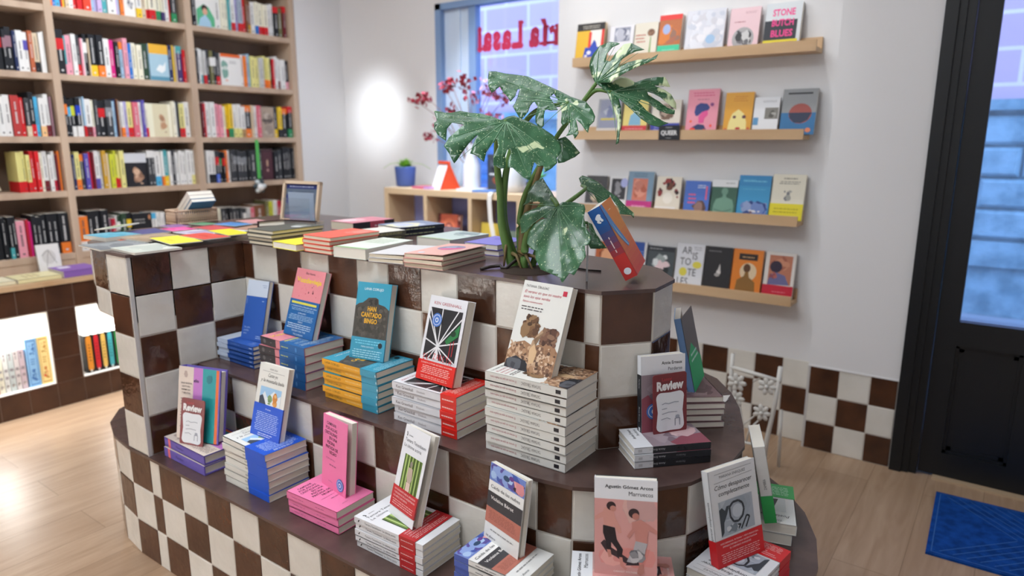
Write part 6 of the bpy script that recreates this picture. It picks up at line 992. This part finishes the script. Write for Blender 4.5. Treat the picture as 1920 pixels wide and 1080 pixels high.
RP = Vector((8.3, 4.0, 8.0)); root = empty('monstera_plant', RP); tag(root, 'large variegated monstera growing out of the counter top', 'plant')
def leafmesh(P0, U_, V_, N_, K, poly, tips, fold, lm=None):
    P0, U_, V_, N_ = [Vector(q) for q in (P0, U_, V_, N_)]
    bm = bmesh.new(); vs = [bm.verts.new((a, b_, 0)) for a, b_ in poly]
    f = bm.faces.new(vs); bmesh.ops.triangulate(bm, faces=[f])
    us = [p[0] for p in poly]; vv = [p[1] for p in poly]; st = .11
    for ax, lo, hi in ((0, min(us), max(us)), (1, min(vv), max(vv))):
        k = lo+st
        while k < hi:
            co = [0, 0, 0]; no = [0, 0, 0]; co[ax] = k; no[ax] = 1
            bmesh.ops.bisect_plane(bm, geom=bm.verts[:]+bm.edges[:]+bm.faces[:], plane_co=co, plane_no=no); k += st
    bmesh.ops.remove_doubles(bm, verts=bm.verts[:], dist=.002); bmesh.ops.triangulate(bm, faces=bm.faces[:])
    tl = [Vector(t) for t in tips]
    def disp(a, b_):
        r2 = a*a+b_*b_; d = K*r2/(1+.5*r2); p = Vector((a, b_)); best = 9
        for t in tl:
            L = t.length; s = max(0, min(.95, p.dot(t)/(L*L))); best = min(best, (p-t*s).length)
        return -d+fold*min(.25, best)-.0
    bm.verts.ensure_lookup_table(); m = MB()
    pts = [P0+U_*v.co.x+V_*v.co.y+N_*disp(v.co.x, v.co.y)-RP for v in bm.verts]
    m.add([tuple(p) for p in pts], [tuple(v.index for v in f.verts) for f in bm.faces], lm or lf, True)
    bm.free()
    for t in tl:
        for sgn in (1,):
            L = t.length; nn = Vector((-t.y, t.x))/L; R1 = []; R0 = []
            for i in range(9):
                s = .9*i/8; wdt = .011*(1-.8*i/8); q = t*s
                for side, arr in ((1, R0), (-1, R1)):
                    w2 = q+nn*wdt*side; arr.append(tuple(P0+U_*w2.x+V_*w2.y+N_*(disp(q.x, q.y)+.012)-RP))
            v = R0+R1; m.add(v, [(i, i+1, 10+i, 9+i) for i in range(8)], vein, True)
    o = m.build('leaf', root); md = o.modifiers.new('thick', 'SOLIDIFY'); md.thickness = .0007; md.offset = 0; return P0-RP
ATT = {}
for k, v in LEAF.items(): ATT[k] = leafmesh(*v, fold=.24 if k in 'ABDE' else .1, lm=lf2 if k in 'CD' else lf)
def stem(pts, r0, r1, mt=None):
    P = [Vector(p)-RP for p in pts]; Q = []
    for i in range(len(P)-1):
        a, b_, c, d = P[max(i-1, 0)], P[i], P[i+1], P[min(i+2, len(P)-1)]
        for s in range(6):
            t_ = s/6; Q.append(.5*((2*b_)+(c-a)*t_+(2*a-5*b_+4*c-d)*t_*t_+(3*b_-a-3*c+d)*t_**3))
    Q.append(P[-1]); n_ = len(Q); m = MB(); m.tube([tuple(q) for q in Q], [r0+(r1-r0)*i/(n_-1) for i in range(n_)], mt or stemm, 10); m.build('stem', root)
at = {k: tuple(Vector(v[0])) for k, v in LEAF.items()}
stem([(8.14, 3.98, 7.98), (8.0, 3.95, 8.4), (7.86, 3.95, 8.9), (7.78, 4, 9.5), (7.77, 3.9, 10.1), (8.1, 3.5, 10.75), at['A']], .12, .045)
stem([(8.2, 4.05, 7.98), (7.93, 4.05, 8.6), (7.82, 4.05, 9.1), (7.84, 4.1, 9.9), (8.0, 4.2, 10.6), (8.5, 4.2, 11.15), at['B']], .1, .04)
stem([(8.28, 4.1, 7.98), (8.16, 4.15, 8.6), (8.2, 4.15, 9.2), (8.4, 4.15, 9.7), (8.9, 4.3, 10.6), (9.3, 4.5, 11.2), at['C']], .075, .035)
stem([(9.3, 4.5, 11.2), (9.6, 4.6, 11.52), at['D']], .045, .035)
stem([(8.35, 4.0, 7.98), (8.27, 4.1, 8.6), (8.33, 4.15, 9.1), (8.55, 4.15, 9.75), (8.75, 4.2, 10.3), at['G']], .1, .035, stemb)
stem([(8.45, 3.9, 7.98), (8.5, 3.9, 8.6), (8.8, 3.85, 9.2), (9.2, 3.7, 9.5), at['E']], .09, .045)
stem([(8.5, 4.1, 7.98), (8.7, 4.2, 8.7), (9.0, 4.3, 9.2), (9.3, 4.8, 9.6), at['F']], .07, .03)
stem([(8.6, 4.2, 7.98), (8.9, 4.5, 8.5), (9.2, 4.7, 8.9), at['H']], .06, .03)
m = MB(); m.lathe((.25, -.1, -.0), [(.01, .05), (.3, .06), (.55, .02), (.58, .004)], mat('#33261c', .9, name='potting_soil'), 20); m.build('soil', root)
m = MB()
for a, b_ in (((8.1, 3.95, 8.3), (8.5, 3.75, 8.02)), ((8.25, 4.0, 8.35), (8.75, 3.8, 8.02)), ((8.0, 3.95, 8.55), (8.05, 3.75, 8.05)), ((8.4, 4.0, 8.3), (8.95, 3.95, 8.02))):
    m.tube([tuple(Vector(a)-RP), tuple((Vector(a)+Vector(b_))/2+Vector((0, 0, .12))-RP), tuple(Vector(b_)-RP)], [.05, .035, .02], stemb, 6)
m.build('aerial_root', root)

# ---------------------------------------------------------------- white metal stand with flowers, near the shelf wall
wm = mat('#d8d6d0', .4, .4, name='white_enamelled_metal'); O = Vector((9.65, 13.9, 0)); root = empty('flower_stand', O)
tag(root, 'ornate white metal stand with flower ornaments near the tiled wall', 'stand')
def tb(pts, r, name, seg=7): m = MB(); m.tube(pts, r, wm, seg); m.build(name, root)
tb([(0, 0, 3.9), (-.02, .0, 2.6), (0, .02, 1.4), (.12, .3, 0)], .065, 'post'); tb([(1.5, 0, 3.75), (1.42, 0, 2.5), (1.25, .02, 1.2), (1.2, .1, 0)], .075, 'post')
tb([(0, .95, 2.0), (.05, 1.0, 0)], .055, 'leg'); tb([(1.4, .95, 2.0), (1.45, 1.0, 0)], .055, 'leg')
tb([(-.04, 0, 3.45), (1.55, 0, 3.28)], .07, 'top_rail'); tb([(0, 0, 1.0), (1.25, .0, 1.0)], .05, 'lower_rail')
m = MB(); m.box(-.02, 0, 1.95, 1.4, .98, 2.0, wm); m.build('seat', root) if False else None
for p in ([(.4, 0, .95), (.5, .02, 1.6), (.85, .02, 2.0), (1.15, 0, 2.1)], [(.55, 0, .95), (.5, 0, 1.5), (.35, 0, 2.2), (.2, 0, 2.5)], [(.7, 0, 3.1), (.95, 0, 3.3), (1.2, 0, 3.2)], [(.62, 0, .95), (.7, 0, 1.5), (1.0, 0, 1.9)]): tb(p, .028, 'curled_rod', 5)
for cx, cz, r_ in ((.2, 2.98, .3), (.2, 2.45, .28), (1.15, 3.05, .28), (1.05, 2.15, .27)):
    m = MB()
    for k in range(7):
        a = k*2*math.pi/7; c = Vector((cx+math.cos(a)*r_*.6, -.05, cz+math.sin(a)*r_*.6)); m.M = Matrix.Translation(c) @ Matrix.Rotation(-a, 4, 'Y') @ Matrix.Diagonal((r_*.5, .05, r_*.3, 1))
        m.lathe((0, 0, 0), [(.01, -1), (.7, -.7), (1, 0), (.7, .7), (.01, 1)], wm, 10)
    m.M = Matrix.Translation((cx, -.1, cz)) @ Matrix.Diagonal((r_*.25, .08, r_*.25, 1)); m.lathe((0, 0, 0), [(.01, -1), (.7, -.7), (1, 0), (.7, .7), (.01, 1)], wm, 10)
    m.M = Matrix.Identity(4); m.build('flower', root)
# small folded white card on the middle tier
m = MB(); m.add([(0, 0, 0), (.28, .02, 0), (.3, .25, .1), (.02, .22, .02)], [(0, 1, 2, 3)], mat('#e6e4e0')); m.box(0, 0, 0, .28, .22, .012, mat('#e6e4e0'))
o = m.build('paper_note'); put(o, Matrix.Translation((11.55, 6.75, 5.003))); tag(o, 'small white paper note at the far edge of the middle tier', 'note')
# black shelf sign at the upper left
m = MB(); m.box(0, 0, 0, .03, 1.5, 1.05, mat('#22262c', .5)); emit(m, [('t','NARRATIVA',.96,.66,.2,'#dfe2e4',{'a':'r','b':.02,'w':1.2}), ('t','UNIVERSAL',.96,.38,.2,'#dfe2e4',{'a':'r','b':.02,'w':1.2}), ('t','A - Z',.7,.1,.2,'#dfe2e4',{'a':'r','b':.02})], lambda u, v, e=0: (.03+e, u*1.5, v*1.05), 1.5, 1.05)
o = m.build('section_sign'); put(o, Matrix.Translation((XB+.02, 2.0, 15.0)) @ Matrix.Rotation(R(-3), 4, 'X')); tag(o, 'black section sign hanging from the bookcase at upper left', 'sign')
